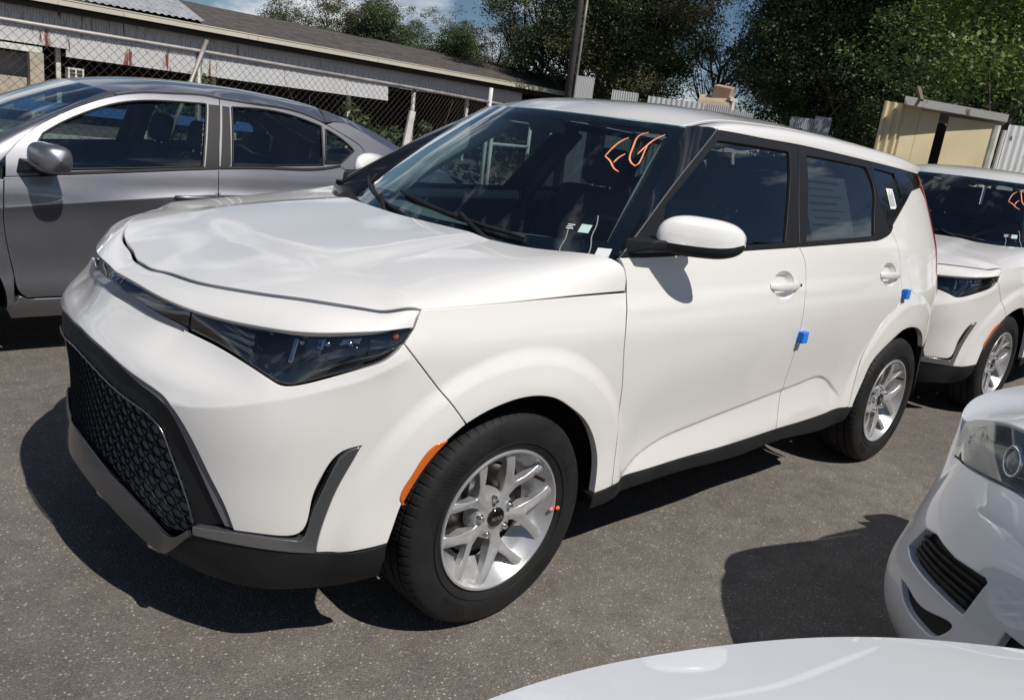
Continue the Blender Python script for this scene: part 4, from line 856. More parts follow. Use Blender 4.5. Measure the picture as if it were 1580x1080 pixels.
    for (p0, p1, m, nm) in STICK:
        (a0, b0), (a1, b1) = p0, p1; panel(nm, poly(curve([(a0*.7,b0*.65),(a1*.7,b0*.65),(a1*.7,b1*.65),(a0*.7,b1*.65),(a0*.7,b0*.65)], .02, False)), offset(wsu, .002), m, ws, sign=1, gap=0, bev=.0003, depth=.0004, grid=.03)
    sg_ = [(2.415,1.300),(2.465,1.300),(2.505,1.380),(2.455,1.380)]
    panel('window_label', poly(curve([(2.40,1.285),(2.475,1.285),(2.475,1.375),(2.40,1.375),(2.40,1.285)], .02, False)), offset(N, -.004), PAPER, root, gap=0, bev=.0003, depth=.0005, grid=.03)
    for k in range(7): strokes([[(1.63+.01*(k%3), 1.375-.028*k), (1.63+.30-.06*(k%2)+.0, 1.375-.028*k)]], offset(N, -.0155), .006+.004*(k%3 == 0), .0003, 'print_line', mat('grey_print', (.22,.23,.23), .8), dn[2])
    for k in range(6): strokes([[(2.408+.010*k, 1.295), (2.408+.010*k, 1.295+.05+.012*(k%3))]], offset(N, -.0036), .003, .0003, 'print_line', mat('grey_print', (.22,.23,.23), .8), root)
    panel('price_sheet', poly(curve([(1.60,1.16),(1.98,1.16),(2.0,1.40),(1.60,1.40),(1.60,1.16)], .03, False)), offset(N, -.016), PAPER, dn[2], gap=0, bev=.0003, depth=.0005, grid=.05)
    return root
def _sm(p): p = np.array(p, float); d = np.r_[0, np.cumsum(np.hypot(*np.diff(p, axis=0).T))]; return [tuple(q) for q in Spl(d, p)(np.linspace(0, d[-1], 18))]
GREASE = [_sm(l) for l in ([(.7514,.8314),(.7276,.7965),(.7118,.7406),(.7047,.6602)], [(.7047,.6602),(.748,.626),(.7936,.5723),(.8167,.5584)], [(.7665,.6216),(.7744,.6643),(.7921,.698)],
 [(.8317,.8951),(.8016,.8727),(.8013,.7833),(.8175,.696),(.8491,.6323),(.8735,.6168),(.8813,.6555),(.8711,.7528),(.8704,.7813)], [(.8487,.7085),(.863,.774),(.8842,.8432),(.9199,.8958)])]
GW = [.003,.004,.0045,.005,.0055,.0058,.0055,.005,.0055,.006,.0055,.005,.005,.0045,.0045,.004,.0035,.003]
DRIP = [_sm(l) for l in ([(.7576,.1438),(.7711,.0678),(.7704,.0354),(.7769,-.0094)], [(.8428,.2447),(.8582,.1764),(.8625,.1102),(.8774,.0559),(.8842,-.005)])]
STICK = [((.741,.138),(.795,.181), mat('black_label', (.012,.012,.013), .5), 'glass_label'), ((.800,.129),(.842,.181), mat('mint_label', (.50,.68,.62), .6), 'glass_label'), ((.905,.0),(.955,.05), PAPER, 'paper_tag')]
# ------------------------------------------------------------------ compact sedan: measured outlines
PLAN2=[(-.82,0),(-.815,.15),(-.797,.3),(-.762,.45),(-.705,.57),(-.63,.67),(-.53,.742),(-.40,.787),(-.25,.810),(-.1,.821),(0,.825),(.4,.832),(1.2,.835),(2.0,.832),(2.55,.825),(2.9,.80),(3.15,.755),(3.3,.67),(3.38,.5),(3.42,.25),(3.43,0)]
CE2=[(.16,.10),(.25,.03),(.33,.0),(.45,-.008),(.55,-.004),(.62,.006),(.68,.03),(.74,.07),(.80,.13),(.86,.21),(.95,.35)]
FR2=[(.16,.10),(.25,.03),(.33,.0),(.45,-.004),(.55,.008),(.62,.026),(.68,.052),(.74,.09),(.80,.14),(.86,.21),(.95,.32)]
CO2=[(.16,.05),(.25,-.002),(.33,-.02),(.40,-.018),(.46,-.004),(.55,.020),(.62,.044),(.68,.066),(.74,.092),(.80,.127),(.86,.165),(.95,.23)]
SI2=[(.16,.10),(.24,.055),(.30,.02),(.36,.008),(.45,.014),(.60,.012),(.75,.004),(.81,-.002),(.84,-.002),(.90,.012),(.96,.028),(1.0,.042),(1.06,.066),(1.14,.103),(1.22,.143),(1.30,.187),(1.36,.224),(1.41,.262),(1.45,.30)]
RC2=[(.16,.1),(.3,.02),(.5,0),(.7,.01),(.9,.03),(1.0,.06),(1.1,.14),(1.3,.35),(1.45,.5)]
RR2=[(.16,.1),(.3,.02),(.5,0),(.7,.02),(.9,.05),(1.0,.08),(1.1,.2),(1.3,.5),(1.45,.8)]
FS = {
'belt': [(0.3628, 0.9183), (0.5018, 0.9305), (0.6422, 0.943), (0.9613, 0.9737), (1.3187, 1.0077), (1.3868, 1.0134), (1.6994, 1.0312), (2.0536, 1.0511), (2.157, 1.0723), (2.2401, 1.1203), (2.2932, 1.1786)],
'fglass': [(0.5422, 1.1265), (0.611, 1.1721), (0.7367, 1.2379), (0.8883, 1.2973), (1.0439, 1.3304), (1.2007, 1.3432), (1.3717, 1.3505), (1.2959, 1.0231), (0.9476, 0.9936), (0.6446, 0.9705)],
'dooredge': [(0.3717, 1.0142), (0.4075, 1.0571), (0.4707, 1.1202), (0.5925, 1.2036), (0.7433, 1.2812), (0.8956, 1.3387), (1.0521, 1.3705), (1.21, 1.3836), (1.3898, 1.3929), (1.4569, 1.3871), (1.6981, 1.3793), (1.9442, 1.3624), (2.1084, 1.3133), (2.2587, 1.2461), (2.3513, 1.175), (2.347, 1.0837), (2.3219, 0.9932)],
'rglass': [(1.5195, 1.3496), (1.7718, 1.3553), (1.924, 1.3348), (2.0686, 1.2984), (2.0355, 1.0767), (1.7433, 1.0559), (1.4649, 1.0376)],
'qglass': [(2.0969, 1.285), (2.2235, 1.2167), (2.2705, 1.1746), (2.1614, 1.0959), (2.0506, 1.0851)],
'fcut': [(0.3717, 1.0142), (0.3576, 0.918), (0.3514, 0.8389), (0.3478, 0.7134), (0.3637, 0.5603), (0.3804, 0.4459), (0.3987, 0.3669), (0.4327, 0.3329), (0.5097, 0.3337), (0.6022, 0.3351)],
'bcut': [(1.4569, 1.3871), (1.4212, 1.2239), (1.3843, 1.0133), (1.3662, 0.8635)],
'sill': [(0.3163, 0.2728), (0.5809, 0.28)],
'crease': [(0.3493, 0.7747), (0.7802, 0.8216), (1.3059, 0.8749)],
'apil': [(0.3599, 1.0961), (0.5849, 1.2399), (0.7362, 1.3109), (0.8746, 1.359)],
'lampc': [(-0.485, 0.788), (-0.579, 0.7037), (-0.7689, 0.7292), (-0.9171, 0.7468), (-1.0177, 0.7532)],
'lamptop': [(-0.4926, 0.7895), (-0.5651, 0.8168), (-0.6377, 0.8363), (-0.7545, 0.8571)],
'fog': [(-0.7983, 0.5493), (-0.7552, 0.4746), (-0.8058, 0.4624), (-0.9468, 0.4648), (-1.0584, 0.4655), (-1.084, 0.566), (-1.0763, 0.5715), (-0.9703, 0.5594), (-0.8641, 0.5664)],
'slot': [(-0.8044, 0.3957), (-0.8409, 0.3635), (-0.9344, 0.3486), (-0.9864, 0.356), (-1.0194, 0.3838), (-1.0401, 0.4167), (-0.9356, 0.3949), (-0.8465, 0.3982)]}
# ------------------------------------------------------------------ compact sedan
def sedan_feat(o, n):
    x, v, z = o[:,0], o[:,1].copy(), o[:,2]; side = np.clip(n[:,1], 0, 1)
    for xc in (0., 2.55):
        r_ = np.hypot(x-xc, z-.31); v = v+.012*sstep(.46,.38,r_)*sstep(.15,.28,z)*np.where(side > .3, 1, side/.3)
    cz = np.interp(x, [-.2,.35,.78,1.31,2.3,3.2], [.745,.775,.8216,.8749,.90,.90])    # shoulder crease
    v = v+(.010*np.exp(-np.abs(z-cz)/.035)-.004)*sstep(-.3,.2,x)*(1-sstep(2.4,3.0,x))*np.where(z < cz, 1., sstep(.10,.0,z-cz))
    q = o.copy(); q[:,1] = v; return q
SD = Body(PLAN2, (CE2, FR2, CO2, SI2, RC2, RR2), sedan_feat); D0 = SD.s0; DE = SD.s[-1]
GREYP = mat('grey_metallic_paint', (.205,.207,.228), .40, metal=.75, coat=1., flake=.12, noise=(1.3,.05))
WHITEP = mat('dusty_white_paint', (.74,.765,.80), .34, coat=.9, noise=(1.7,.035))
HS2 = [(-.485,.788),(-.35,.835),(-.2,.862),(0,.884),(.2,.900),(.352,.908)]
_hs2 = curve(HS2, .02); _hs2P = SD(_hs2[:,0], _hs2[:,1])
HF2 = [(-.67,0,.860),(-.66,.15,.862),(-.625,.30,.866),(-.58,.44,.864),(-.55,.54,.855),(-.525,.61,.834),(-.505,.66,.815),(-.475,.714,.790)]
_h2p = HF2+[tuple(p) for p in _hs2P[::3]]+[(x, 0, z) for x, z in ((-.5,.902),(-.3,.938),(0,.978),(.2,1.0))]+[(x, .4, z) for x, z in ((-.45,.893),(-.25,.928),(0,.962),(.2,.985))]+[(x, .65, z) for x, z in ((-.3,.872),(-.1,.912),(.15,.94))]
_h2 = TPS([(x, v) for x, v, z in _h2p]+[(x, -v) for x, v, z in _h2p if v > .01], [z for x, v, z in _h2p]+[z for x, v, z in _h2p if v > .01])
def hood2(x, y): return np.stack([np.ravel(x), np.ravel(y), _h2(x, y)], 1)
def wind2(a, b):
    a = np.ravel(a); b = np.ravel(b); u = np.abs(a); B = np.stack([-.07+.19*u**2, .775*a, .955+.0*u], 1); T = np.stack([.800+.078*u**2, .572*a, 1.386-.026*u**2], 1)
    P = B+(T-B)*b[:, None]; k = .022*4*b*(1-b)*(1-.5*u*u); P[:,0] -= k*.5; P[:,2] += k*.85; P[:,1] *= -1; return P
def rearg2(a, b):
    a = np.ravel(a); b = np.ravel(b); u = np.abs(a); B = np.stack([2.16-.02*u**2, .50*a, 1.425-.03*u**2], 1); T = np.stack([2.93-.10*u**2, .60*a, 1.155-.012*u**2], 1)
    P = B+(T-B)*b[:, None]; k = .035*4*b*(1-b); P[:,2] += k; P[:,1] *= -1; return P
_de = FS['dooredge']; _des = curve(_de[5:13], .03); _deP = SD(_des[:,0], _des[:,1]+.012)
_r2p = [(x, 0, z) for x, z in ((.80,1.386),(.95,1.415),(1.09,1.436),(1.35,1.458),(1.6,1.463),(1.85,1.455),(2.05,1.440),(2.18,1.424))]+[(x, .3, z) for x, z in ((.83,1.378),(1.1,1.428),(1.35,1.449),(1.6,1.455),(1.85,1.447),(2.1,1.426))]+[(x, .48, z) for x, z in ((.86,1.365),(1.1,1.406),(1.4,1.426),(1.7,1.428),(1.95,1.413),(2.12,1.395))]+[tuple(p) for p in _deP[::4]]
_r2 = TPS([(x, v) for x, v, z in _r2p]+[(x, -v) for x, v, z in _r2p if v > .01], [z for x, v, z in _r2p]+[z for x, v, z in _r2p if v > .01])
def roof2(x, y): return np.stack([np.ravel(x), np.ravel(y), _r2(x, y)], 1)
_ex = np.arange(-.2, 2.9, .02); EX2 = np.vstack([np.stack([_ex, np.interp(_ex, [-.2,.35,.78,1.31,2.3,3.2], [.745,.775,.8216,.8749,.90,.90])+d], 1) for d in (-.06,-.03,-.012,-.003,0,.004,.012,.03)])
def CS(k, step=.02, smooth=True): return curve(FS[k], step, smooth)
def build_sedan(paint, wheel_src):
    root = empty('sedan'); N = SD.near
    def qd(c): c = np.array(c, float).copy(); c[:,0] -= D0; return c
    arch = lambda xc, a0, a1, r_=.345: [(xc+r_*math.cos(R(a)), .31+r_*math.sin(R(a))) for a in np.linspace(a0, a1, 30)]
    # ---- bumper with fog recess and slot cut out
    lc = FS['lampc']; lam = curve(lc[1:]+[(-1.09,.758),(-1.13,.778)], .015)
    tp = poly(curve([(D0,.80),(-1.25,.802),(-1.13,.80)], .03, False), curve([(-1.13,.80),(-1.13,.778)], .02, False), lam[::-1], curve([lc[1], lc[0]], .02, False), curve([lc[0],(-.40,.80),(-.345,.72)], .02, False), curve([(-.345,.72),(-.34,.40)], .02), arch(0,165,192), curve([(-.34,.235),(-.55,.20),(-.9,.18),(D0,.17)], .03))
    half = qd(tp); fog = qd(poly(curve(FS['fog']+[FS['fog'][0]], .015, False))); slot = qd(poly(curve(FS['slot']+[FS['slot'][0]], .012)))
    bo = poly(half, mir(half)); hl = [fog.tolist(), mir(fog).tolist(), slot.tolist(), mir(slot).tolist()]
    grl = poly(curve([(-.20,.50),(.20,.50),(.23,.35),(.18,.30),(-.18,.30),(-.23,.35),(-.20,.50)], .03, False)); gru = poly(curve([(-.20,.70),(.20,.70),(.22,.785),(-.22,.785),(-.20,.70)], .03, False))
    panel('bumper', bo, SD.full, paint, root, gap=.0015, bev=.004, depth=.022, grid=.022, holes=hl+[grl, gru])
    for nm, g, d in (('lower_grille', grl, -.03), ('upper_grille', gru, -.02)):
        panel(nm, g, offset(SD.full, d), BLKPL, root, gap=-.004, depth=.004, grid=.03)
    for g in (fog, mir(fog)):
        fg = empty('fog_grille', (0,0,0), 0, root); panel('recess', [tuple(p) for p in g], offset(SD.full, -.030), BLKPL, fg, gap=-.003, depth=.004, grid=.02)
        sg = 1 if g[:,0].mean() > 0 else -1
        for t in (.22, .44, .66, .84):
            a_ = np.array([-.790, .545-.078*t]); b_ = np.array([-1.076+.018*t, .566-.095*t]); ln = np.linspace(a_, b_, 14); ln[:,0] = (ln[:,0]-D0)*sg
            P = offset(SD.full, -.016)(ln[:,0], ln[:,1]); MB().tube([tuple(p) for p in P], .006, 5).build('bar', BLKPL, fg, smooth=True)
    for g in (slot, mir(slot)): panel('slot_liner', [tuple(p) for p in g], offset(SD.full, -.018), BLKPL, root, gap=-.003, depth=.004, grid=.02)
    # ---- headlights: loft from bumper edge to hood edge
    hf = np.array(HF2)[::-1]; hd = np.r_[0, np.cumsum(np.linalg.norm(np.diff(hf, axis=0), axis=1))]; hsp = Spl(hd, hf); hmax = hd[5]
    lamd = np.r_[0, np.cumsum(np.hypot(*np.diff(lam, axis=0).T))]
    def lampsurf(t, b):
        t = np.ravel(t)/.4; b = np.ravel(b)/.1; s = np.interp(np.clip(t,0,1)*lamd[-1], lamd, lam[:,0]); z = np.interp(np.clip(t,0,1)*lamd[-1], lamd, lam[:,1]); A = SD(s, z); B = hsp(np.clip(t,0,1)*hmax)
        P = A+(B-A)*b[:, None]; k = .007*4*b*(1-b)-.004*b; P[:,0] -= k*.8; P[:,1] += k*.4; P[:,1] *= -1; return P
    lo = poly(curve([(0,0),(.4,0),(.4,.1),(0,.1),(0,0)], .015, False))
    for sg in (1, -1):
        h = empty('headlight', (0,0,0), 0, root); f = np.array([1, sg, 1])
        def put(nm, D_, m, f=f, sg=sg, h=h): V, F, Nn = D_; return mobj(nm, V*f, [q if sg > 0 else q[::-1] for q in F], m, h, True, Nn*f)
        put('lens', panel_data(lo, lampsurf, -1, gap=.002, bev=.002, depth=.006, grid=.02), glass('hazy_lens', (.82,.84,.83), 1.5, .07, (.55,.56,.55)))
        dp = lambda t, b: -.006-.065*np.sin(np.pi*np.clip(np.ravel(t)/.4,0,1))**.7*np.sin(np.pi*np.clip(np.ravel(b)/.1,0,1))**.5
        put('housing', panel_data(lo, offset(lampsurf, dp, -1), -1, gap=.0, bev=.001, depth=.004, grid=.02), mat('lamp_grey', (.30,.31,.31), .3, metal=.4))
        c = offset(lampsurf, -.030, -1)(np.array([.235]), np.array([.050]))[0]*f
        V, F = lathe([(0,-.012),(.02,-.010),(.034,0),(.036,.02)], 24); M = Euler((0,0,R(-90)+R(25)*sg)).to_matrix(); mobj('projector', [M@Vector(v)+Vector(c) for v in V], F, mat('projector_glass', (.25,.24,.27), .08, coat=1.), h, True)
        V, F = lathe([(.037+.006*math.cos(a), .006*math.sin(a)-.004) for a in np.linspace(0, 2*math.pi, 9)], 28); mobj('projector_ring', [M@Vector(v)+Vector(c) for v in V], F, CHROME, h, True)
        for k in range(4):
            o_ = [(.035, .026+.013*k), (.060-.004*k, .026+.013*k), (.062-.004*k, .033+.013*k), (.037, .033+.013*k)]; put('marker_cell', panel_data(poly(curve(o_+[o_[0]], .006, False)), offset(lampsurf, -.014, -1), -1, gap=0, bev=.001, depth=.006, grid=.01), mat('marker_cell', (.55,.56,.55), .3))
        o_ = [(.15,.062),(.39,.075),(.39,.098),(.10,.094)]; put('brow', panel_data(poly(curve(o_+[o_[0]], .01, False)), offset(lampsurf, -.006, -1), -1, gap=0, bev=.001, depth=.01, grid=.015), BLKGL)
    # ---- hood
    hfp = [(x, v) for x, v, z in HF2]; hsd = [(p[0], p[1]) for p in _hs2P]; hr = [(.352,.80),(.22,.76),(.08,.65),(-.02,.4),(-.06,.2),(-.075,0)]
    ho = np.array(poly(curve(hfp, .02), hsd, curve([hsd[-1], hr[0]], .02, False), curve(hr, .02))); hm = ho[::-1].copy(); hm[:,1] *= -1
    panel('hood', poly(ho, hm), hood2, paint, root, sign=1, gap=.002, bev=.003, depth=.018, grid=.03)
    # ---- fenders, doors, quarters
    fc = FS['fcut']; bl = FS['belt']
    fo = poly(curve(HS2, .02), curve([HS2[-1], (.3576,.918)], .02, False), curve(fc[1:6], .02), curve([fc[5],(.375,.30),(.345,.27)], .02, False), arch(0,-7,165), curve([(-.34,.40),(-.345,.72)], .02, False), curve([(-.345,.72),(-.40,.80), HS2[0]], .02, False))
    panel2('fender', fo, N, paint, (root, root), gap=.0018, bev=.002, depth=.02, grid=.03, extra=EX2)
    dn = [empty('door', (0,0,0), 0, root) for _ in range(4)]
    zb = .338; bc = FS['bcut']+[(1.362,.70),(1.360,.50),(1.362,.34)]
    bcc = curve(bc[2:], .02); de = FS['dooredge']
    d1 = poly(curve(bl[:6], .02), curve([bl[5], bc[2]], .02, False), bcc, curve([(1.362,.34),(.52,.334)], .03, False), curve(fc[1:8], .015)[::-1])
    rc = [(2.3219,.9932),(2.30,.90),(2.28,.82),(2.23,.70),(2.19,.58),(2.17,.45),(2.13,.34)]
    d2 = poly(curve(bl[5:9], .02), curve([bl[8], de[16]], .02, False), curve(rc, .02), curve([rc[-1], (1.362,.34)], .03, False), bcc[::-1])
    panel2('door_skin', d1, N, paint, dn[:2], gap=.0018, bev=.002, depth=.02, grid=.03, extra=EX2); panel2('door_skin', d2, N, paint, dn[2:], gap=.0018, bev=.002, depth=.02, grid=.03, extra=EX2)
    # painted window frames
    bup = curve(bc[:3], .02); fg_ = FS['fglass']; h1 = poly(curve(fg_[:6], .02), curve(fg_[5:7], .02, False), curve(fg_[6:8], .02, False), curve(fg_[7:], .02), curve([fg_[9],(.56,.985),(.50,1.06),fg_[0]], .02, False))
    of1 = poly(curve(de[:10], .02), bup, curve(bl[:6], .02)[::-1], curve([bl[0], de[0]], .02, False))
    panel2('window_frame', of1, offset(N, -.001), paint, dn[:2], gap=.0015, bev=.002, depth=.012, grid=.03, holes=[h1])
    rg = FS['rglass']; qg = FS['qglass']; h2 = poly(curve(rg[:4], .02), curve([rg[3], rg[4]], .02, False), curve(rg[4:], .02), curve([rg[6], rg[0]], .02, False)); h3 = poly(curve(qg[:3], .02), curve(qg[2:4], .02, False), curve([qg[3], qg[4], qg[0]], .02, False))
    of2 = poly(curve(de[9:], .02), curve([de[16], bl[8]], .02, False), curve(bl[5:9], .02)[::-1], bup[::-1])
    panel2('window_frame', of2, offset(N, -.001), paint, dn[2:], gap=.0015, bev=.002, depth=.012, grid=.03, holes=[h2, h3])
    for hh, pr, m in ((h1, dn[:2], SIDEG), (h2, dn[2:], SIDEG), (h3, dn[2:], SIDEG)):
        panel2('window_glass', hh, offset(N, -.010), m, pr, gap=-.006, bev=.0005, depth=.002, grid=.05)
        V = offset(N, .001)(np.array([p[0] for p in hh]), np.array([p[1] for p in hh]))
        for f, p in ((1, pr[0]), (-1, pr[1])): MB().tube([tuple(v*np.array([1,f,1])) for v in list(V)+[V[0]]], .006, 5, False).build('window_seal', TRIM, p, smooth=True)
    # black pillar appliques and belt strips
    for o_, pr in ((poly(curve([(1.385,1.352),(1.452,1.352),(1.382,1.016),(1.306,1.012),(1.385,1.352)], .03, False)), dn[:2]), (poly(curve([(1.462,1.352),(1.505,1.350),(1.455,1.038),(1.392,1.018),(1.462,1.352)], .03, False)), dn[2:])):
        panel2('pillar_cover', o_, offset(N, .002), TRIM, pr, gap=.001, bev=.001, depth=.006, grid=.03)
    for a, b, pr in ((1,6,dn[:2]),(5,9,dn[2:])):
        c = curve(bl[a:b], .02); up = c.copy(); up[:,1] += .016; panel2('belt_moulding', poly(c, up[::-1]), offset(N, .003), TRIM, pr, gap=.001, bev=.0015, depth=.008, grid=.02)
    for x, z, pr in ((1.23,.86,dn[:2]),(2.16,.885,dn[2:])):
        for f, p in ((1, pr[0]), (-1, pr[1])):
            P = [N(x+d, z)[0]+np.array([0,-.028*(1-(abs(d)/.105)**4),0]) for d in np.linspace(-.1,.1,11)]; MB().tube([tuple(v*np.array([1,f,1])) for v in P], [.008+.006*(1-(abs(d)/.11)**2) for d in np.linspace(-.1,.1,11)], 8).build('handle', paint, p, smooth=True)
    qo = poly(curve(de[12:], .02), curve(rc[:5], .02), arch(2.55,150,-7)[2:], curve([(2.89,.27),(3.0,.30),(3.12,.62),(3.15,.80),(3.16,1.0),(3.05,1.065),(2.85,1.10),(2.60,1.195),(2.38,1.287),(2.25,1.338),(2.16,1.335),de[12]], .03, False))
    panel2('quarter_panel', qo, N, paint, (root, root), gap=.0018, bev=.002, depth=.02, grid=.03)
    so_ = poly(curve([(.345,.27),(.375,.30),(.40,.345),(.44,.325),(2.13,.325),(2.19,.27),(2.15,.225),(.37,.215),(.345,.27)], .03, False))
    panel2('sill', so_, offset(N, -.001), paint, (root, root), gap=.001, bev=.003, depth=.05, grid=.03)
    # ---- glass, roof, tail
    wo = [(a*.7, b*.6) for a, b in poly(curve([(-1,0),(1,0),(1,1),(-1,1),(-1,0)], .05, False))]; ws2 = lambda a, b: wind2(np.ravel(a)/.7, np.ravel(b)/.6)
    wsd = panel('windshield', wo, ws2, SHIELD, root, sign=1, gap=0, bev=.001, depth=.003, grid=.06)
    hb = [(a*.7, b*.6) for a, b in poly(curve([(-.94,.10),(.94,.10),(.95,.95),(-.95,.95),(-.94,.10)], .05, False))]
    panel('windshield_border', wo, offset(ws2, -.004), BLKGL, wsd, sign=1, gap=0, bev=.0005, depth=.001, grid=.06, holes=[hb])
    rs2 = lambda a, b: rearg2(np.ravel(a)/.6, np.ravel(b)/.8); rgo = [(a*.6, b*.8) for a, b in poly(curve([(-1,0),(1,0),(1,1),(-1,1),(-1,0)], .05, False))]
    panel('rear_glass', rgo, rs2, SIDEG, root, sign=1, gap=0, bev=.001, depth=.003, grid=.06)
    nA = 30; tA = np.linspace(0, 1, nA); E1 = wind2(np.ones(nA), tA); apr = curve([(.30,.94)]+de[0:6], .005); ii = np.linspace(0, len(apr)-1, nA).astype(int); E2 = N(apr[ii,0], apr[ii,1]); G = []
    for f in np.linspace(0, 1, 6):
        P = E1+(E2-E1)*f; wd = np.linalg.norm(E2-E1, axis=1); b_ = .10*wd*4*f*(1-f); G.append(P+np.stack([-b_*.3, -b_*.7, b_*.6], 1))
    V, F = grid_mesh(np.array(G))
    for f in (1, -1): mobj('windshield_pillar', V*[1,f,1], [q[::-1] if f > 0 else q for q in F], paint, root, True)
    fe = [(.800+.078*(v/.572)**2, v) for v in np.linspace(-.57, .57, 30)]; sd_ = [(p[0], p[1]) for p in _deP]
    re_ = [(2.17-.02*(v/.5)**2, v) for v in np.linspace(.50, -.50, 20)]
    panel('roof', poly(fe, sd_, re_, [(x, -v) for x, v in sd_[::-1]]), roof2, paint, root, sign=1, gap=.001, bev=.003, depth=.014, grid=.05)
    # strip from roof end to rear glass sides
    E1 = rearg2(np.ones(nA), tA); cq = curve([(2.112,1.326),(2.25,1.340),(2.38,1.289),(2.60,1.197),(2.85,1.102)], .01); ii = np.linspace(0, len(cq)-1, nA).astype(int); E2 = N(cq[ii,0], cq[ii,1]); G = [E1+(E2-E1)*f for f in np.linspace(0,1,5)]; V, F = grid_mesh(np.array(G))
    for f in (1, -1): mobj('rear_pillar_skin', V*[1,f,1], [q if f > 0 else q[::-1] for q in F], paint, root, True)
    xs = np.linspace(2.84, 3.34, 10); ys = np.linspace(-1, 1, 19); G = np.array([[(x-.05*y*y*(x-2.84)/.5, y*(.70-.10*((x-2.84)/.5)**2), 1.135-.035*(x-2.84)/.5-.06*y**4-.05*((x-2.84)/.5)**6) for y in ys] for x in xs]); V, F = grid_mesh(G); mobj('boot_lid', V, F, paint, root, True)
    def rear(q, z): q = np.ravel(q); o = SD(DE-np.abs(q), z); o[:,1] *= -np.where(q < 0, -1, 1); return o
    qe = DE-3.05; panel('bumper', poly(curve([(-qe,.30),(-qe+.07,.62),(qe-.07,.62),(qe,.30),(qe-.1,.22),(-qe+.1,.22),(-qe,.30)], .04, False)), rear, paint, root, sign=-1, gap=.002, bev=.002, depth=.02, grid=.05)
    panel('boot_panel', poly(curve([(-.72,.63),(.72,.63),(.70,1.04),(-.70,1.04),(-.72,.63)], .05, False)), rear, paint, root, sign=-1, gap=.002, depth=.02, grid=.05)
    panel2('tail_light', poly(curve([(3.16,.80),(3.15,1.0),(3.38,1.02),(3.40,.78),(3.16,.80)], .03, False)), offset(N, .002), REDL, (root, root), depth=.02, grid=.04)
    # ---- mirrors
    for f in (1, -1):
        mr = empty('mirror', (0,0,0), 0, root); n = 18; k = 24; V = []; F = []
        for i in range(n):
            t = i/(n-1); v = .835+.20*t; e = (1-abs(2*t-1)**5)**.5 if 0 < t < 1 else .03; cx = .50+.05*t; cz = 1.035-.012*t
            for j in range(k):
                a = 2*math.pi*j/k; ca, sa = math.cos(a), math.sin(a); V.append((cx+.070*e*math.copysign(abs(ca)**.7, ca), -v*f, cz+.068*e*math.copysign(abs(sa)**.7, sa)))
        for i in range(n-1):
            for j in range(k): q = (i*k+j, (i+1)*k+j, (i+1)*k+(j+1)%k, i*k+(j+1)%k); F.append(q if f < 0 else q[::-1])
        mobj('mirror_cap', V, F, paint, mr, True)
        MB().add([(.40,-.79*f,.935),(.56,-.795*f,.945),(.56,-.90*f,.965),(.45,-.90*f,.965),(.42,-.765*f,1.01),(.56,-.77*f,1.0),(.56,-.90*f,.99),(.46,-.90*f,.99)], [(0,1,2,3),(4,7,6,5),(0,4,5,1),(1,5,6,2),(2,6,7,3),(3,7,4,0)]).build('mirror_foot', TRIM, mr, bevel=.006)
    # ---- wheels, underside, cabin
    for x in (0, 2.55):
        for f in (1, -1):
            wc = copy_tree(wheel_src, root); wc.location = (x, -f*.70, .305); wc.rotation_euler = (0,0,0 if f > 0 else math.pi); wc.scale = (.92,.85,.92)
            V = []; F = []; m = 20
            for i in range(m):
                a = R(-4+188*i/(m-1))
                for (r_, v) in ((.345,.80),(.36,.78),(.36,.52),(.05,.518)): V.append((x+r_*math.cos(a), -f*v, .31+r_*math.sin(a)))
            for i in range(m-1):
                for j in range(3): F.append((i*4+j, i*4+4+j, i*4+5+j, i*4+1+j))
            mobj('wheel_liner', V, F, DARK, root, True)
    MB().box((1.32,0,.26),(3.7,.98,.10)).build('underbody', DARK, root); MB().box((-.10,0,.52),(.78,.96,.56)).build('bay_blocker', DARK, root); MB().box((1.27,0,.27),(1.74,1.48,.08)).build('floor_pan', DARK, root)  # box under the hood is added to keep sunlight from passing through
    panel2('door_trim', poly(curve([(.50,.40),(2.05,.40),(2.2,1.03),(1.36,.99),(.50,.915),(.50,.40)], .05, False)), offset(N, -.055), INTR, (root, root), depth=.01, grid=.08)
    G = np.array([[(dx-.12*(1-abs(y)/.74), y, z) for y in np.linspace(-.70,.70,13)] for dx, z in ((.12,.94),(.42,.955),(.56,.95),(.62,.90),(.60,.6),(.58,.4))]); V, F = grid_mesh(G); mobj('dashboard', V, F, INTR, root, True)
    for y in (-.34,.34): s_ = seat(root, 1.02, y); s_.scale = (1,1,.93); s_.location.z = -.05
    s_ = seat(root, 1.78, 0, True); s_.scale = (1,1,.93); s_.location.z = -.02
    sw = empty('steering_wheel', (.66,-.35,.90), 0, root); V, F = lathe([(.175+.016*math.cos(a), .016*math.sin(a)) for a in np.linspace(0, 2*math.pi, 11)], 36, 'z'); M = Euler((0,R(-66),0)).to_matrix(); mobj('steering_rim', [M@Vector(v) for v in V], F, INTR, sw, True); MB().box((0,0,0),(.05,.13,.09)).box((0,0,0),(.02,.33,.03)).build('steering_boss', INTR, sw, bevel=.012)
    for f in (1,-1):
        Pp = offset(N, -.05)(np.array([1.36,1.38,1.43]), np.array([.5,1.0,1.36]))*[1,f,1]; MB().tube([tuple(p) for p in Pp], .035, 8).build('centre_pillar', INTR, root, smooth=True)
    Gh = np.array([[(x, y, float(_r2(x, y)[0])-.03) for y in np.linspace(-.5,.5,7)] for x in np.linspace(.92,2.1,8)]); V, F = grid_mesh(Gh); mobj('headliner', V, F, mat('headliner', (.16,.16,.155), .9), root, True)
    return root
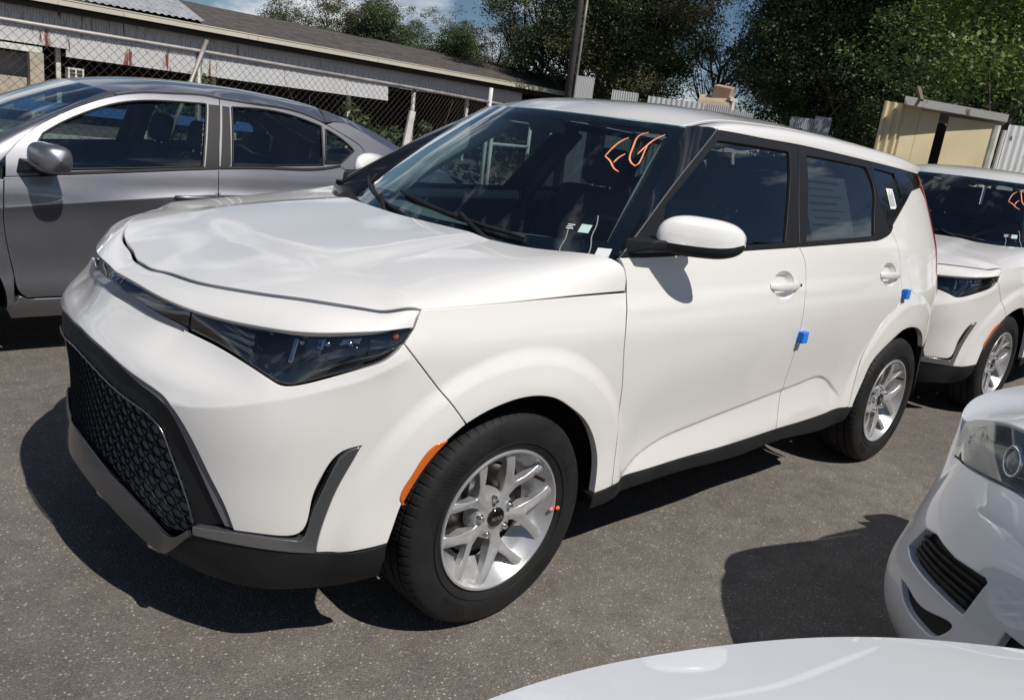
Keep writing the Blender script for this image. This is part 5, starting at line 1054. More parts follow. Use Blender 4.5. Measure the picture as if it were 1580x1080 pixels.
# ------------------------------------------------------------------ ground
def asphalt():
    m = bpy.data.materials.new('worn_asphalt'); m.use_nodes = True; n = m.node_tree.nodes; l = m.node_tree.links; p = n['Principled BSDF']
    tx = n.new('ShaderNodeTexCoord')
    def noise(sc, det=4, rough=.55):
        t = n.new('ShaderNodeTexNoise'); t.inputs['Scale'].default_value = sc; t.inputs['Detail'].default_value = det; t.inputs['Roughness'].default_value = rough; l.new(tx.outputs['Object'], t.inputs['Vector']); return t
    def ramp(src, stops):
        r_ = n.new('ShaderNodeValToRGB'); e = r_.color_ramp.elements
        while len(e) < len(stops): e.new(.5)
        for q, (pos, c) in zip(e, stops): q.position = pos; q.color = (*c, 1) if hasattr(c, '__len__') else (c, c, c, 1)
        l.new(src, r_.inputs[0]); return r_
    def mix(a, b, f, mode='MIX'):
        x = n.new('ShaderNodeMixRGB'); x.blend_type = mode
        for i, v in ((0, f), (1, a), (2, b)):
            if hasattr(v, 'links') or hasattr(v, 'is_linked'): l.new(v, x.inputs[i])
            else: x.inputs[i].default_value = v if i == 0 else (*v, 1)
        return x.outputs[0]
    base = ramp(noise(.55, 6).outputs['Fac'], [(.30, (.155,.139,.122)), (.70, (.232,.209,.185))]).outputs[0]
    mid = ramp(noise(9, 5, .7).outputs['Fac'], [(.30, .78), (.70, 1.16)]).outputs[0]
    c = mix(base, mid, 1.0, 'MULTIPLY')
    # stones: dark binder, grey and light chips
    v = n.new('ShaderNodeTexVoronoi'); v.inputs['Scale'].default_value = 190; l.new(tx.outputs['Object'], v.inputs['Vector'])
    sp = n.new('ShaderNodeSeparateColor'); l.new(v.outputs['Color'], sp.inputs[0])
    chips = ramp(sp.outputs[0], [(.0, .76), (.45, .97), (.90, 1.04), (.965, 1.55), (1., 2.9)]).outputs[0]
    c = mix(c, chips, .8, 'MULTIPLY')
    edge = ramp(v.outputs['Distance'], [(.25, 1.0), (.62, .62)]).outputs[0]; c = mix(c, edge, .75, 'MULTIPLY')
    # fine grit
    c = mix(c, ramp(noise(420, 2).outputs['Fac'], [(.30, .70), (.70, 1.28)]).outputs[0], .8, 'MULTIPLY')
    # oil and rust stains, old seams
    st = ramp(noise(1.9, 5, .7).outputs['Fac'], [(.57, 0.), (.72, 1.)]).outputs[0]; c = mix(c, (.055,.050,.048), mix((0,0,0), (.6,.6,.6), st))
    ru = ramp(noise(3.3, 6, .75).outputs['Fac'], [(.68, 0.), (.76, 1.)]).outputs[0]; c = mix(c, (.19,.095,.045), mix((0,0,0), (.35,.35,.35), ru))
    vc = n.new('ShaderNodeTexVoronoi'); vc.feature = 'DISTANCE_TO_EDGE'; vc.inputs['Scale'].default_value = .45
    wv = n.new('ShaderNodeVectorMath'); wv.operation = 'ADD'; nw = noise(1.3, 5); l.new(tx.outputs['Object'], wv.inputs[0]); l.new(nw.outputs['Color'], wv.inputs[1]); l.new(wv.outputs[0], vc.inputs['Vector'])
    ck = ramp(vc.outputs['Distance'], [(.0, 1.), (.005, 0.)]).outputs[0]; c = mix(c, (.06,.054,.05), mix((0,0,0), (.22,.22,.22), ck))
    l.new(c, p.inputs['Base Color']); p.inputs['Roughness'].default_value = .82; p.inputs['Specular IOR Level'].default_value = .35
    b = n.new('ShaderNodeBump'); b.inputs['Strength'].default_value = .55; b.inputs['Distance'].default_value = .004; l.new(v.outputs['Distance'], b.inputs['Height']); b.invert = True
    b2 = n.new('ShaderNodeBump'); b2.inputs['Strength'].default_value = .3; b2.inputs['Distance'].default_value = .01; l.new(noise(22, 5, .7).outputs['Fac'], b2.inputs['Height']); l.new(b.outputs[0], b2.inputs['Normal']); l.new(b2.outputs[0], p.inputs['Normal'])
    return m
g = mobj('ground', [(-250,-250,0),(350,-250,0),(350,350,0),(-250,350,0)], [(0,1,2,3)], asphalt(), None, False); tag(g, 'worn grey brown asphalt of the parking lot', kind='structure')
CAM = Vector(cam.location)
def at(az, el, d): a = R(az); return Vector((CAM.x+d*math.cos(a), CAM.y+d*math.sin(a), CAM.z+d*math.tan(R(el))))
# ------------------------------------------------------------------ long shed behind the fence
def corrugated(name, w_, h, pitch=.076, amp=.011, seg=6):
    n = int(w_/pitch*seg); V = []; F = []
    for i in range(n+1):
        x = w_*i/n; y = amp*math.sin(2*math.pi*x/pitch); V += [(x-w_/2, y, 0), (x-w_/2, y, h)]
    F = [(2*i, 2*i+2, 2*i+3, 2*i+1) for i in range(n)]
    me = bpy.data.meshes.new(name); me.from_pydata(V, [], F); me.polygons.foreach_set('use_smooth', [True]*len(F)); return me
def streaky(name, col, rust, amt, sc=(5,5,.5)):
    m = bpy.data.materials.new(name); m.use_nodes = True; n = m.node_tree.nodes; l = m.node_tree.links; p = n['Principled BSDF']; tx = n.new('ShaderNodeNewGeometry')
    mp_ = n.new('ShaderNodeMapping'); mp_.inputs['Scale'].default_value = sc; l.new(tx.outputs['Position'], mp_.inputs[0])
    t = n.new('ShaderNodeTexNoise'); t.inputs['Scale'].default_value = 1.0; t.inputs['Detail'].default_value = 5; l.new(mp_.outputs[0], t.inputs['Vector'])
    r_ = n.new('ShaderNodeValToRGB'); r_.color_ramp.elements[0].position = amt; r_.color_ramp.elements[1].position = amt+.07; l.new(t.outputs['Fac'], r_.inputs[0])
    t2 = n.new('ShaderNodeTexNoise'); t2.inputs['Scale'].default_value = .8; t2.inputs['Detail'].default_value = 4; l.new(tx.outputs['Position'], t2.inputs['Vector'])
    r2 = n.new('ShaderNodeValToRGB'); r2.color_ramp.elements[0].color = (*[c*.82 for c in col], 1); r2.color_ramp.elements[1].color = (*col, 1); l.new(t2.outputs['Fac'], r2.inputs[0])
    x = n.new('ShaderNodeMixRGB'); l.new(r_.outputs[0], x.inputs[0]); l.new(r2.outputs[0], x.inputs[1]); x.inputs[2].default_value = (*rust, 1); l.new(x.outputs[0], p.inputs['Base Color'])
    p.inputs['Roughness'].default_value = .5; p.inputs['Metallic'].default_value = .15; return m
SHEET = streaky('galvanised_sheet', (.62,.63,.64), (.30,.31,.32), .66); RUSTY = streaky('rusty_sheet', (.60,.60,.60), (.20,.055,.04), .585, (7,7,.7))
CREAM = streaky('cream_gutter_paint', (.66,.63,.52), (.30,.27,.22), .66); SHGL = mat('brown_shingles', (.075,.066,.058), .95, noise=(3,.4,8), bump=(14,.6,.03))
DRKB = mat('dark_shed_inside', (.035,.032,.03), .9, noise=(2,.4)); TANW = mat('tan_plaster', (.42,.38,.30), .85, noise=(3,.15)); OLDW = mat('old_white_paint', (.62,.61,.57), .7, noise=(5,.2))  # first is a near-black brown for inner walls, soffit, louvres and joints
shed = empty('long_shed', (12, 26, 0)); tag(shed, 'long low shed with brown shingle roof, cream gutter and corrugated metal skirt behind the fence', 'shed')
def sp(o): o.parent = shed; o.matrix_parent_inverse = Matrix.Translation((-12,-26,0)); return o
roofm = MB(); xs = np.linspace(-8, 36, 45); rw = random.Random(3)
G = np.array([[(x, 23.55+(29-23.55)*t, 3.36+(4.52-3.36)*t+rw.uniform(-.02,.02)) for t in np.linspace(0,1,9)] for x in xs]); V, F = grid_mesh(G); sp(mobj('roof', V, [f[::-1] for f in F], SHGL, None, False))
G = np.array([[(x, 29+(34-29)*t, 4.52-1.2*t) for t in (0,1)] for x in (-8,36)]); V, F = grid_mesh(G); sp(mobj('roof', V, [f[::-1] for f in F], SHGL, None, False))
sp(MB().box((14,23.50,3.30),(44,.16,.15)).box((14,23.43,3.385),(44,.05,.03)).build('gutter', CREAM)); sp(MB().box((14,23.9,3.13),(44,.5,.12)).build('soffit', DRKB))
me = corrugated('roof_patch', 4.4, 4.0, .2, .02); o = inst('roof_patch', me, (6.3, 24.0, 3.52), (R(-78),0,R(-8))); me.materials.append(mat('grey_metal_patch', (.42,.43,.44), .5, metal=.2, noise=(2,.2))); sp(o)
mu = corrugated('skirt_sheet', .93, .62); ml = corrugated('skirt_sheet', .93, .60); mu.materials.append(None); ml.materials.append(None)
def sheet(me, x, y, z, m, h=1., tilt=0):
    o = bpy.data.objects.new('skirt_sheet', me); COL.objects.link(o); o.location = (x, y, z); o.rotation_euler = (R(-6+tilt),0,0); o.scale = (1,1,h); o.material_slots[0].link = 'OBJECT'; o.material_slots[0].material = m; return sp(o)
for i in range(33): x = -7+i*.9; sheet(mu, x, 23.98+.004*(i%2), 2.48+rw.uniform(-.01,.01), RUSTY if x < 11 else SHEET, 1., rw.uniform(-1,1))
for i in range(25): x = -6.6+i*.9; z0 = (2.12 if x < 4.6 else 1.90+.006*(x-4.6)); sheet(ml, x, 23.94+.004*(i%2), z0, RUSTY if x < 9.5 else SHEET, (2.5-z0)/.60, rw.uniform(-1,1))
for x in (4.5, 9.0, 14.0, 19.5, 25.5, 30.5): sp(MB().box((x,24.3,1.6),(.12,.12,3.2)).build('post', OLDW))
sp(MB().box((14,30.5,1.9),(44,.15,3.8)).build('wall', DRKB)); sp(MB().box((36,27,1.8),(.15,7,3.6)).build('wall', TANW)); sp(MB().box((-8,27,1.8),(.15,7,3.6)).build('wall', TANW))
sp(MB().box((3.86,23.9,.95),(.34,.3,1.9)).build('pier', TANW)); sp(MB().box((.4,23.9,1.98),(7.2,.32,.16)).build('beam', OLDW)); sp(MB().box((.3,24.2,.75),(6.8,.2,.9)).build('low_wall', TANW)); sp(MB().box((.6,24.5,1.5),(6.4,.1,.7)).build('shutter', mat('grey_shutter', (.22,.22,.22), .7)))
ac = MB().box((4.86,24.0,1.40),(.42,.3,.46)); tag(ac.build('air_conditioner', OLDW), 'small white louvred box hanging under the shed eave', 'air conditioner')
acs = bpy.data.objects['air_conditioner']
for k in range(4):
    for j in range(2): MB().box((4.77+.18*j,23.835,1.25+.10*k),(.13,.02,.06)).build('louvre', DRKB, acs)
# ------------------------------------------------------------------ chain-link fence
GALV = mat('galvanised_pipe', (.36,.34,.32), .55, metal=.4, noise=(6,.25)); WIRE = mat('rusty_wire', (.105,.09,.08), .7, metal=.3, noise=(3,.3))
FP = [(-5.0,6.60),(2.0,6.64),(5.15,7.20),(7.0,7.86),(9.6,8.95),(13.5,10.6)]
fence = empty('chain_link_fence', (2, 6.64, 0)); tag(fence, 'rusty chain-link fence with top rail and barbed tips behind the grey sedan', 'fence')
def fp_(o): o.parent = fence; o.matrix_parent_inverse = Matrix.Translation((-2,-6.64,0)); return o
FD = np.r_[0, np.cumsum([math.dist(FP[i], FP[i+1]) for i in range(len(FP)-1)])]
def fpos(d): return float(np.interp(d, FD, [p[0] for p in FP])), float(np.interp(d, FD, [p[1] for p in FP]))
mbw = MB(); pitch = .092; H = 1.86; nW = int(FD[-1]/(pitch/2))
def wire(mb, pts, r=.0026):
    b = len(mb.V)
    for (x, y, z) in pts: mb.V += [(x-r, y, z), (x+r, y, z), (x, y-r*1.2, z)]
    for i in range(len(pts)-1):
        for k in range(3): mb.F.append((b+3*i+k, b+3*i+(k+1)%3, b+3*i+3+(k+1)%3, b+3*i+3+k))
for i in range(nW):
    d0 = i*pitch/2; pts = []; nz = int(H/(pitch/2))
    for j in range(nz+1):
        d = d0+(pitch/2 if (j+i) % 2 else 0); x, y = fpos(d); pts.append((x, y+(.004 if j % 2 else -.004), .03+j*pitch/2))
    wire(mbw, pts)
    x, y = fpos(d0+pitch/4); z = .03+nz*pitch/2
    if i % 2: continue
    for s_ in (-1, 1): wire(mbw, [(x, y, z-.02), (x, y, z+.025), (x+s_*.022, y, z+.055)])
tag(fp_(mbw.build('chain_mesh', WIRE)), kind='stuff')
def pipe(name, pts, r=.021): return fp_(MB().tube(pts, r, 10).build(name, GALV, None, True))
pipe('top_rail', [(x, y-.012, 1.83) for x, y in FP], .0215)
for d in (1.2, 4.1): x, y = fpos(d); pipe('post', [(x, y+.03, 0), (x, y+.03, 1.85)], .028)
pipe('post', [(1.93,6.67,0),(1.93,6.67,1.84)], .034); pipe('post', [(5.15,7.23,0),(5.13,7.23,1.85)], .030); pipe('post', [(9.6,8.98,0),(9.6,8.98,1.9)], .030)
pipe('brace', [(1.98,6.58,1.95),(1.70,6.52,1.25),(1.40,6.48,.5)], .022); fp_(MB().box((4.93,7.05,.95),(.09,.04,1.15),(0,R(8),0)).build('leaning_board', OLDW))
gate = empty('gate_frame', (7.6,8.2,0)); tag(gate, 'pale pipe gate frame with two rails in the chain-link fence', 'gate')
for a, b in (((7.05,7.86,0),(7.05,7.86,2.05)), ((7.22,7.92,0),(7.22,7.92,1.62)), ((8.6,8.5,0),(8.6,8.5,1.62))): o = MB().tube([a, b], .032, 10).build('upright', OLDW, None, True); o.parent = gate; o.matrix_parent_inverse = Matrix.Translation((-7.6,-8.2,0))
for z in (1.60, 1.18, .25): o = MB().tube([(7.22,7.92,z),(8.6,8.5,z)], .028, 10).build('rail', OLDW, None, True); o.parent = gate; o.matrix_parent_inverse = Matrix.Translation((-7.6,-8.2,0))
# dry vines on the fence
VINE = mat('dry_vine', (.16,.13,.085), .9)
for k, (d, hgt) in enumerate(((7.9,1.75),(8.6,1.5),(9.3,1.8),(11.2,1.7),(11.9,1.75),(12.5,1.6),(13.1,1.7))):
    rv = random.Random(k); pts = []; 
    for i in range(12): t = i/11; x, y = fpos(d+.35*math.sin(t*3+k)*t+rv.uniform(-.05,.05)); pts.append((x, y-.02, .05+hgt*t+rv.uniform(-.03,.03)))
    vn = MB().tube(pts, [.006*(1-.6*i/11) for i in range(12)], 4).build('dry_vine', VINE); tag(vn, 'thin dry vine climbing the chain-link fence', 'vine', 'dry vines on the fence')
MB_ = MB().box((1.0,9.2,.42),(3.2,.2,.5)).build('low_wall', OLDW); tag(MB_, 'low white wall seen through the grey sedan windows', 'wall')
MB_ = MB().box((2.6,10.6,.95),(3.4,.05,.14)).build('blue_board', mat('blue_board', (.06,.18,.5), .5)); tag(MB_, 'blue board rail behind the fence seen through sedan windows', 'board')
for k, x in enumerate((1.2, 2.6, 4.0)): MB().box((x,10.63,.45),(.06,.05,.9)).build('leg', OLDW, MB_)
# ------------------------------------------------------------------ corrugated boundary sheets, tank, utility pole
me = corrugated('metal_sheet', 1.0, 1.0, .09, .013); me.materials.append(SHEET)
sheets = [(44.46,43.2,4.30,14.0,'tall pale corrugated sheet beside the utility pole'),(41.89,40.06,3.66,14.4,'short corrugated sheet between the shed end and the sloping sheet'),(39.46,35.6,3.52,15.2,'wide corrugated sheet with sloping top edge'),(35.4,33.8,3.46,15.6,'corrugated sheet under the brown box'),(33.7,32.2,3.22,15.8,'low corrugated sheet just past the thin white post'),(29.82,28.3,3.28,16.6,'dark grey corrugated sheet behind the roof antenna'),(28.28,27.25,3.46,16.7,'taller light corrugated sheet at the end of the row')]
for a0, a1, el, d, lb in sheets:
    p, q = at(a0, el, d), at(a1, el-(.3 if a0 == 39.46 else 0), d+.15); wd = math.hypot(q.x-p.x, q.y-p.y); h = p.z
    o = bpy.data.objects.new('metal_sheet', me); COL.objects.link(o); o.location = ((p.x+q.x)/2, (p.y+q.y)/2, 0); o.rotation_euler = (0, R(-.6) if a0 == 39.46 else 0, math.atan2(p.y-q.y, p.x-q.x)); o.scale = (wd, 1, h); tag(o, lb, 'metal sheet')
KRAFT = mat('brown_cardboard', (.42,.28,.19), .8, noise=(4,.1)); TANK = mat('tan_barrel', (.50,.40,.28), .6, noise=(4,.1))
p = at(34.75, 3.1, 16.4); V, F = lathe([(0,-.3),(.30,-.3),(.30,.3),(0,.3)], 20); b_ = mobj('barrel', [(x, y, z) for x, y, z in V], F, TANK, None, False); b_.location = (p.x, p.y, p.z-.02); b_.rotation_euler = (0,0,R(20)); tag(b_, 'tan barrel lying on its side above the corrugated sheets', 'barrel')
MB().box((0,0,-p.z/2-.14),(.1,.1,p.z-.3)).build('stand', OLDW, b_)
p2 = at(34.45, 4.22, 16.4); bx_ = MB().box((0,0,0),(.42,.34,.28)).build('cardboard_box', KRAFT, bevel=.01); bx_.location = p2; bx_.rotation_euler = (R(6),R(-8),R(25)); tag(bx_, 'brown cardboard box sitting on top of the tan barrel', 'box')
p3 = at(33.75, 3.9, 16.2); po = MB().box((0,0,p3.z/2),(.07,.07,p3.z)).box((0,0,p3.z),(.26,.08,.06)).build('white_post', OLDW); po.location = (p3.x, p3.y, 0); tag(po, 'thin white post with short cap beside the tan barrel', 'post')
p = at(44.9, 0, 19.0); up = empty('utility_pole', (p.x, p.y, 0)); tag(up, 'dark wooden utility pole rising in front of the trees', 'pole')
MB().tube([(0,0,0),(0,.0,4.5),(-.05,.03,9.0)], [.09,.08,.07], 12).build('shaft', mat('pole_wood', (.055,.050,.047), .9, noise=(5,.3)), up, True)
MB().box((0,0,8.6),(1.8,.1,.12),(0,0,R(45))).build('crossarm', MATS['pole_wood'], up); MB().tube([(.10,-.1,0),(.11,-.1,8.0)], .03, 8).build('conduit', GALV, up, True); MB().box((.25,-.25,4.05+1.55),(.5,.03,.03),(0,R(30),R(-45))).build('bracket', OLDW, up)
# ------------------------------------------------------------------ tan shed
TANS = mat('tan_sheet_metal', (.64,.55,.36), .5, noise=(2,.08)); ts = empty('tan_shed', tuple(at(21,0,13.7).xy)+(0,)); tag(ts, 'tan sheet metal shed with open doorway and grey roof edge', 'shed')
tl = Matrix.Translation((-ts.location.x, -ts.location.y, 0))
def tsp(o): o.parent = ts; o.matrix_parent_inverse = tl; return o
pa, pb, pc, pd_, pe = at(24.35,0,12.9), at(21.05,0,13.5), at(20.5,0,13.6), at(17.85,0,14.2), at(17.4,0,14.35)
def wallpanel(a, b, z1, rib, name):
    n = 90; V = []; F = []
    t = (b-a); t.z = 0; nn = Vector((t.y, -t.x, 0)).normalized()
    if nn.dot(CAM-a) < 0: nn = -nn
    for i in range(n+1):
        f = i/n; y = .030*math.sin(2*math.pi*f*t.length/.13) if rib(f) else 0; q = a+t*f+nn*y; V += [(q.x, q.y, 0), (q.x, q.y, z1)]
    return tsp(mobj(name, V, [(2*i,2*i+2,2*i+3,2*i+1) for i in range(n)], TANS, None, True))
wallpanel(pa, pa+(pb-pa)*.66, 2.50, lambda f: f < .60, 'wall_sheet'); wallpanel(pa+(pb-pa)*.665, pb, 2.45, lambda f: False, 'wall_sheet'); wallpanel(pc, pd_, 2.42, lambda f: False, 'wall_sheet')
tsp(MB().tube([(pd_.x,pd_.y,0),(pd_.x,pd_.y,2.4)], .06, 8).build('corner_post', OLDW)); tsp(MB().tube([(pe.x,pe.y,0),(pe.x,pe.y,2.35)], .035, 8).build('corner_post', OLDW))
away = ((pa+pe)/2-CAM); away.z = 0; away.normalize(); ra = at(23.2,0,12.8); V = []
for q in (ra, pe): V += [(q.x-away.x*.12, q.y-away.y*.12, 2.46), (q.x-away.x*.12, q.y-away.y*.12, 2.57), (q.x+away.x*2.4, q.y+away.y*2.4, 2.46), (q.x+away.x*2.4, q.y+away.y*2.4, 2.66)]
tsp(mobj('roof', V, [(0,4,5,1),(1,5,7,3),(0,2,6,4),(2,3,7,6),(0,1,3,2),(4,6,7,5)], streaky('grey_fascia', (.40,.40,.39), (.13,.10,.09), .58, (4,4,4)), None, False))
bk = [pa+away*2.3, pe+away*2.3]; tsp(mobj('back_wall', [(bk[0].x,bk[0].y,0),(bk[1].x,bk[1].y,0),(bk[1].x,bk[1].y,2.4),(bk[0].x,bk[0].y,2.4)], [(0,1,2,3)], DRKB, None, False))
tsp(mobj('side_wall', [(pa.x,pa.y,0),(bk[0].x,bk[0].y,0),(bk[0].x,bk[0].y,2.45),(pa.x,pa.y,2.45)], [(0,1,2,3)], mat('grey_side', (.2,.21,.22), .6), None, False))
tsp(MB().box((ra.x+.2,ra.y-.1,2.64),(.35,.05,.03),(R(10),R(-35),R(40))).build('loose_board', mat('rotten_board', (.16,.12,.09), .9)))
p, q = at(17.25,0,15.2), at(13.5,0,16.0); wd = math.hypot(q.x-p.x, q.y-p.y)
o = bpy.data.objects.new('metal_sheet', me.copy()); COL.objects.link(o); o.data.materials[0] = mat('white_sheet', (.68,.69,.70), .5, noise=(2,.06)); o.location = ((p.x+q.x)/2, (p.y+q.y)/2, 1.75); o.rotation_euler = (0,0,math.atan2(p.y-q.y, p.x-q.x)); o.scale = (wd,1,.75); tag(o, 'white corrugated panel right of the tan shed', 'metal sheet')
o = mobj('grey_wall', [(p.x,p.y,0),(q.x,q.y,0),(q.x,q.y,1.74),(p.x,p.y,1.74),(p.x+.1,p.y+.1,0),(q.x+.1,q.y+.1,0),(q.x+.1,q.y+.1,1.74),(p.x+.1,p.y+.1,1.74)], [(0,1,2,3),(4,7,6,5),(3,2,6,7),(0,3,7,4),(1,5,6,2)], mat('grey_render', (.30,.30,.30), .8, noise=(3,.12)), None, False); tag(o, 'grey rendered wall under the white corrugated panel', 'wall')
for f in (.0,.32,.65): MB().box((p.x+(q.x-p.x)*f, p.y+(q.y-p.y)*f, .87),(.05,.14,1.74)).build('joint_strip', DRKB, o)
# ------------------------------------------------------------------ trees
def leafmat(name, c0, c1, c2):
    m = bpy.data.materials.new(name); m.use_nodes = True; n = m.node_tree.nodes; l = m.node_tree.links; p = n['Principled BSDF']; gm = n.new('ShaderNodeNewGeometry'); oi = n.new('ShaderNodeObjectInfo')
    t = n.new('ShaderNodeTexNoise'); t.inputs['Scale'].default_value = .9; t.inputs['Detail'].default_value = 6; t.inputs['Roughness'].default_value = .75; l.new(gm.outputs['Position'], t.inputs['Vector'])
    ad = n.new('ShaderNodeMath'); ad.operation = 'MULTIPLY_ADD'; ad.inputs[1].default_value = .35; l.new(gm.outputs['Random Per Island'], ad.inputs[0]); l.new(t.outputs['Fac'], ad.inputs[2])
    r_ = n.new('ShaderNodeValToRGB'); e = r_.color_ramp.elements; e.new(.5); 
    for q, (ps, c) in zip(e, ((.38, c0), (.66, c1), (.95, c2))): q.position = ps; q.color = (*c, 1)
    l.new(ad.outputs[0], r_.inputs[0]); l.new(r_.outputs[0], p.inputs['Base Color']); p.inputs['Roughness'].default_value = .5; p.inputs['Specular IOR Level'].default_value = .35
    tr_ = n.new('ShaderNodeBsdfTranslucent'); l.new(r_.outputs[0], tr_.inputs[0]); mxs = n.new('ShaderNodeMixShader'); mxs.inputs[0].default_value = .22; l.new(p.outputs[0], mxs.inputs[1]); l.new(tr_.outputs[0], mxs.inputs[2]); l.new(mxs.outputs[0], n['Material Output'].inputs[0]); return m
LEAF_D = leafmat('dark_leaves', (.042,.072,.030), (.078,.118,.044), (.12,.145,.065)); LEAF_O = leafmat('olive_leaves', (.056,.066,.032), (.10,.108,.050), (.16,.13,.065)); LEAF_G = leafmat('bright_leaves', (.050,.095,.020), (.10,.175,.034), (.18,.25,.060))
BARK = mat('tree_bark', (.10,.085,.07), .95, noise=(9,.35), bump=(30,.8,.02)); TWIG = mat('grey_twig', (.20,.18,.155), .9)
def make_tree(name, seed, h, r, nclump, nleaf, leaf, m, z0=.18, sparse=0., tall=1.0, limbs=9):
    rg = np.random.default_rng(seed); root = empty(name); mb = MB(); th = h*.62
    bend = rg.uniform(-.06,.06,2)*h; trunk = [(bend[0]*t*t, bend[1]*t*t, th*t) for t in np.linspace(0,1,7)]; mb.tube(trunk, [max(.03,.020*h*(1-.75*t)) for t in np.linspace(0,1,7)], 8)
    tips = []
    for k in range(limbs):
        t = rg.uniform(.30,.98); a = 2.4*k+rg.uniform(-.4,.4); b = np.array([bend[0]*t*t, bend[1]*t*t, th*t]); L_ = r*rg.uniform(.65,1.0); e = b+np.array([math.cos(a)*L_, math.sin(a)*L_, h*rg.uniform(.10,.34)]); mid_ = (b+e)/2+np.array([0,0,-.05*h*rg.random()])
        mb.tube([tuple(b), tuple(mid_), tuple(e)], [.008*h*(1-.5*t), .005*h, .002*h], 5); tips.append(e)
        for j in range(2): f = e+rg.normal(0,.28*r,3); mb.tube([tuple(mid_), tuple((mid_+f)/2+rg.normal(0,.05*r,3)), tuple(f)], [.003*h,.002*h,.001*h], 4); tips.append(f)
    mb.build('trunk', BARK, root, True)
    # crown of leaf clumps: uneven lobes
    lob = [(np.array([rg.normal(0,.42*r), rg.normal(0,.42*r), h*rg.uniform(z0+.12,.93)]), r*rg.uniform(.34,.62)) for _ in range(15)]+[(t, r*.34) for t in tips[::2]]
    cl = []
    while len(cl) < nclump:
        c, rr = lob[rg.integers(len(lob))]; d = rg.normal(0,1,3); d /= np.linalg.norm(d); q = c+d*rr*rg.uniform(.55,1.05)*np.array([1,1,.85*tall])
        if q[2] > h*z0 and q[2] < h*1.05: cl.append(q)
    cl = np.array(cl); n = nclump*nleaf; ctr = np.repeat(cl, nleaf, 0); sz = rg.uniform(.10,.22,nclump)*r*.62; pos = ctr+rg.normal(0,1,(n,3))*np.repeat(sz, nleaf)[:, None]*np.array([1,1,.6])
    ax = rg.normal(0,1,(n,3)); ax[:,2] *= .5; ax /= np.linalg.norm(ax, axis=1)[:, None]; up_ = rg.normal(0,1,(n,3))+np.array([0,0,1.1]); sd_ = np.cross(ax, up_); sd_ /= np.linalg.norm(sd_, axis=1)[:, None]; ln = leaf*rg.uniform(.6,1.3,(n,1)); wd_ = ln*.30
    mids = pos+np.cross(sd_, ax)*ln*.06
    V = np.stack([pos-ax*ln*.5, mids+sd_*wd_, pos+ax*ln*.5, mids-sd_*wd_], 1).reshape(-1,3)
    me_ = bpy.data.meshes.new('crown'); me_.vertices.add(len(V)); me_.vertices.foreach_set('co', V.ravel()); me_.loops.add(n*4); me_.loops.foreach_set('vertex_index', np.arange(n*4)); me_.polygons.add(n); me_.polygons.foreach_set('loop_start', np.arange(0,n*4,4)); me_.polygons.foreach_set('loop_total', np.full(n,4)); me_.update(calc_edges=True); me_.materials.append(m)
    o = bpy.data.objects.new('crown', me_); COL.objects.link(o); o.parent = root
    return root
PT = [make_tree('evergreen_tree', 11, 10, 3.0, 520, 130, .105, LEAF_D, .06), make_tree('evergreen_tree', 12, 10, 2.6, 480, 125, .10, LEAF_D, .05, tall=1.2), make_tree('olive_tree', 13, 10, 2.8, 400, 105, .105, LEAF_O, .10, limbs=14), make_tree('thin_tree', 14, 10, 2.2, 130, 60, .09, LEAF_O, .2, limbs=22)]
LB = {0: ('broad dark evergreen tree', 'tree'), 1: ('narrow dark evergreen tree', 'tree'), 2: ('olive brown bushy tree', 'tree'), 3: ('thin half-bare tree with grey twigs', 'tree')}
trees = [(63.6,40,.60,2,None),(61.2,41,.68,2,None),(58.8,40,.72,0,None),(56.0,41,.66,1,None),(53.3,40,.66,0,None),(50.6,41,.68,2,None),(48.6,40,.92,3,None),(46.6,42,1.0,3,None),(44.0,38,1.18,0,None),(41.4,37,1.25,1,None),(40.2,36,1.06,2,None),(35.0,37,.86,3,None),(28.9,34,1.14,0,None),(27.9,35,1.24,1,None),(25.9,33,1.18,0,None),(26.8,33,1.28,2,None),(24.4,33,1.22,1,None),(22.0,34,1.2,0,None),(19.5,34,1.2,1,None),(17.0,34,1.15,0,None),(42.8,44,1.2,0,None),(27.8,40,1.2,1,None),(21,40,1.2,2,None),(13.5,34,1.2,1,None),(9.5,35,1.1,2,None),(5.5,36,1.2,0,None),(1,36,1.15,1,None),(-4,37,1.2,2,None),(-9,38,1.2,0,None)]
used = set(); rt_ = random.Random(5)
for az, d, s_, k, wh in trees:
    r0 = PT[k]; t = r0 if k not in used else copy_tree(r0); used.add(k); p = at(az, 0, d); t.location = (p.x, p.y, 0); t.scale = (s_*.95, s_*.95, s_); t.rotation_euler = (0,0,rt_.uniform(0,6.28))
    nm, ct = LB[k]
    pl = next(w_ for lim, w_ in ((60, 'rising over the shed roof beside the grey metal patch'), (52, 'rising over the middle of the brown shingle roof'), (45.5, 'rising over the far end of the shed roof'), (38, 'standing behind the utility pole'), (30.5, 'standing behind the cardboard box and barrel'), (25.5, 'standing behind the last corrugated sheets'), (15.5, 'standing behind the tan shed'), (-99, 'standing past the grey rendered wall')) if az > lim)
    tag(t, nm+' '+pl, ct, 'look-alikes of the '+nm+' '+pl)
near = make_tree('leafy_tree', 31, 6.8, 2.2, 260, 85, .095, LEAF_G, .42, limbs=10); p = at(17.9,0,17.5); near.location = (p.x, p.y, 0); tag(near, 'bright green leafy tree spreading over the tan shed', 'tree')
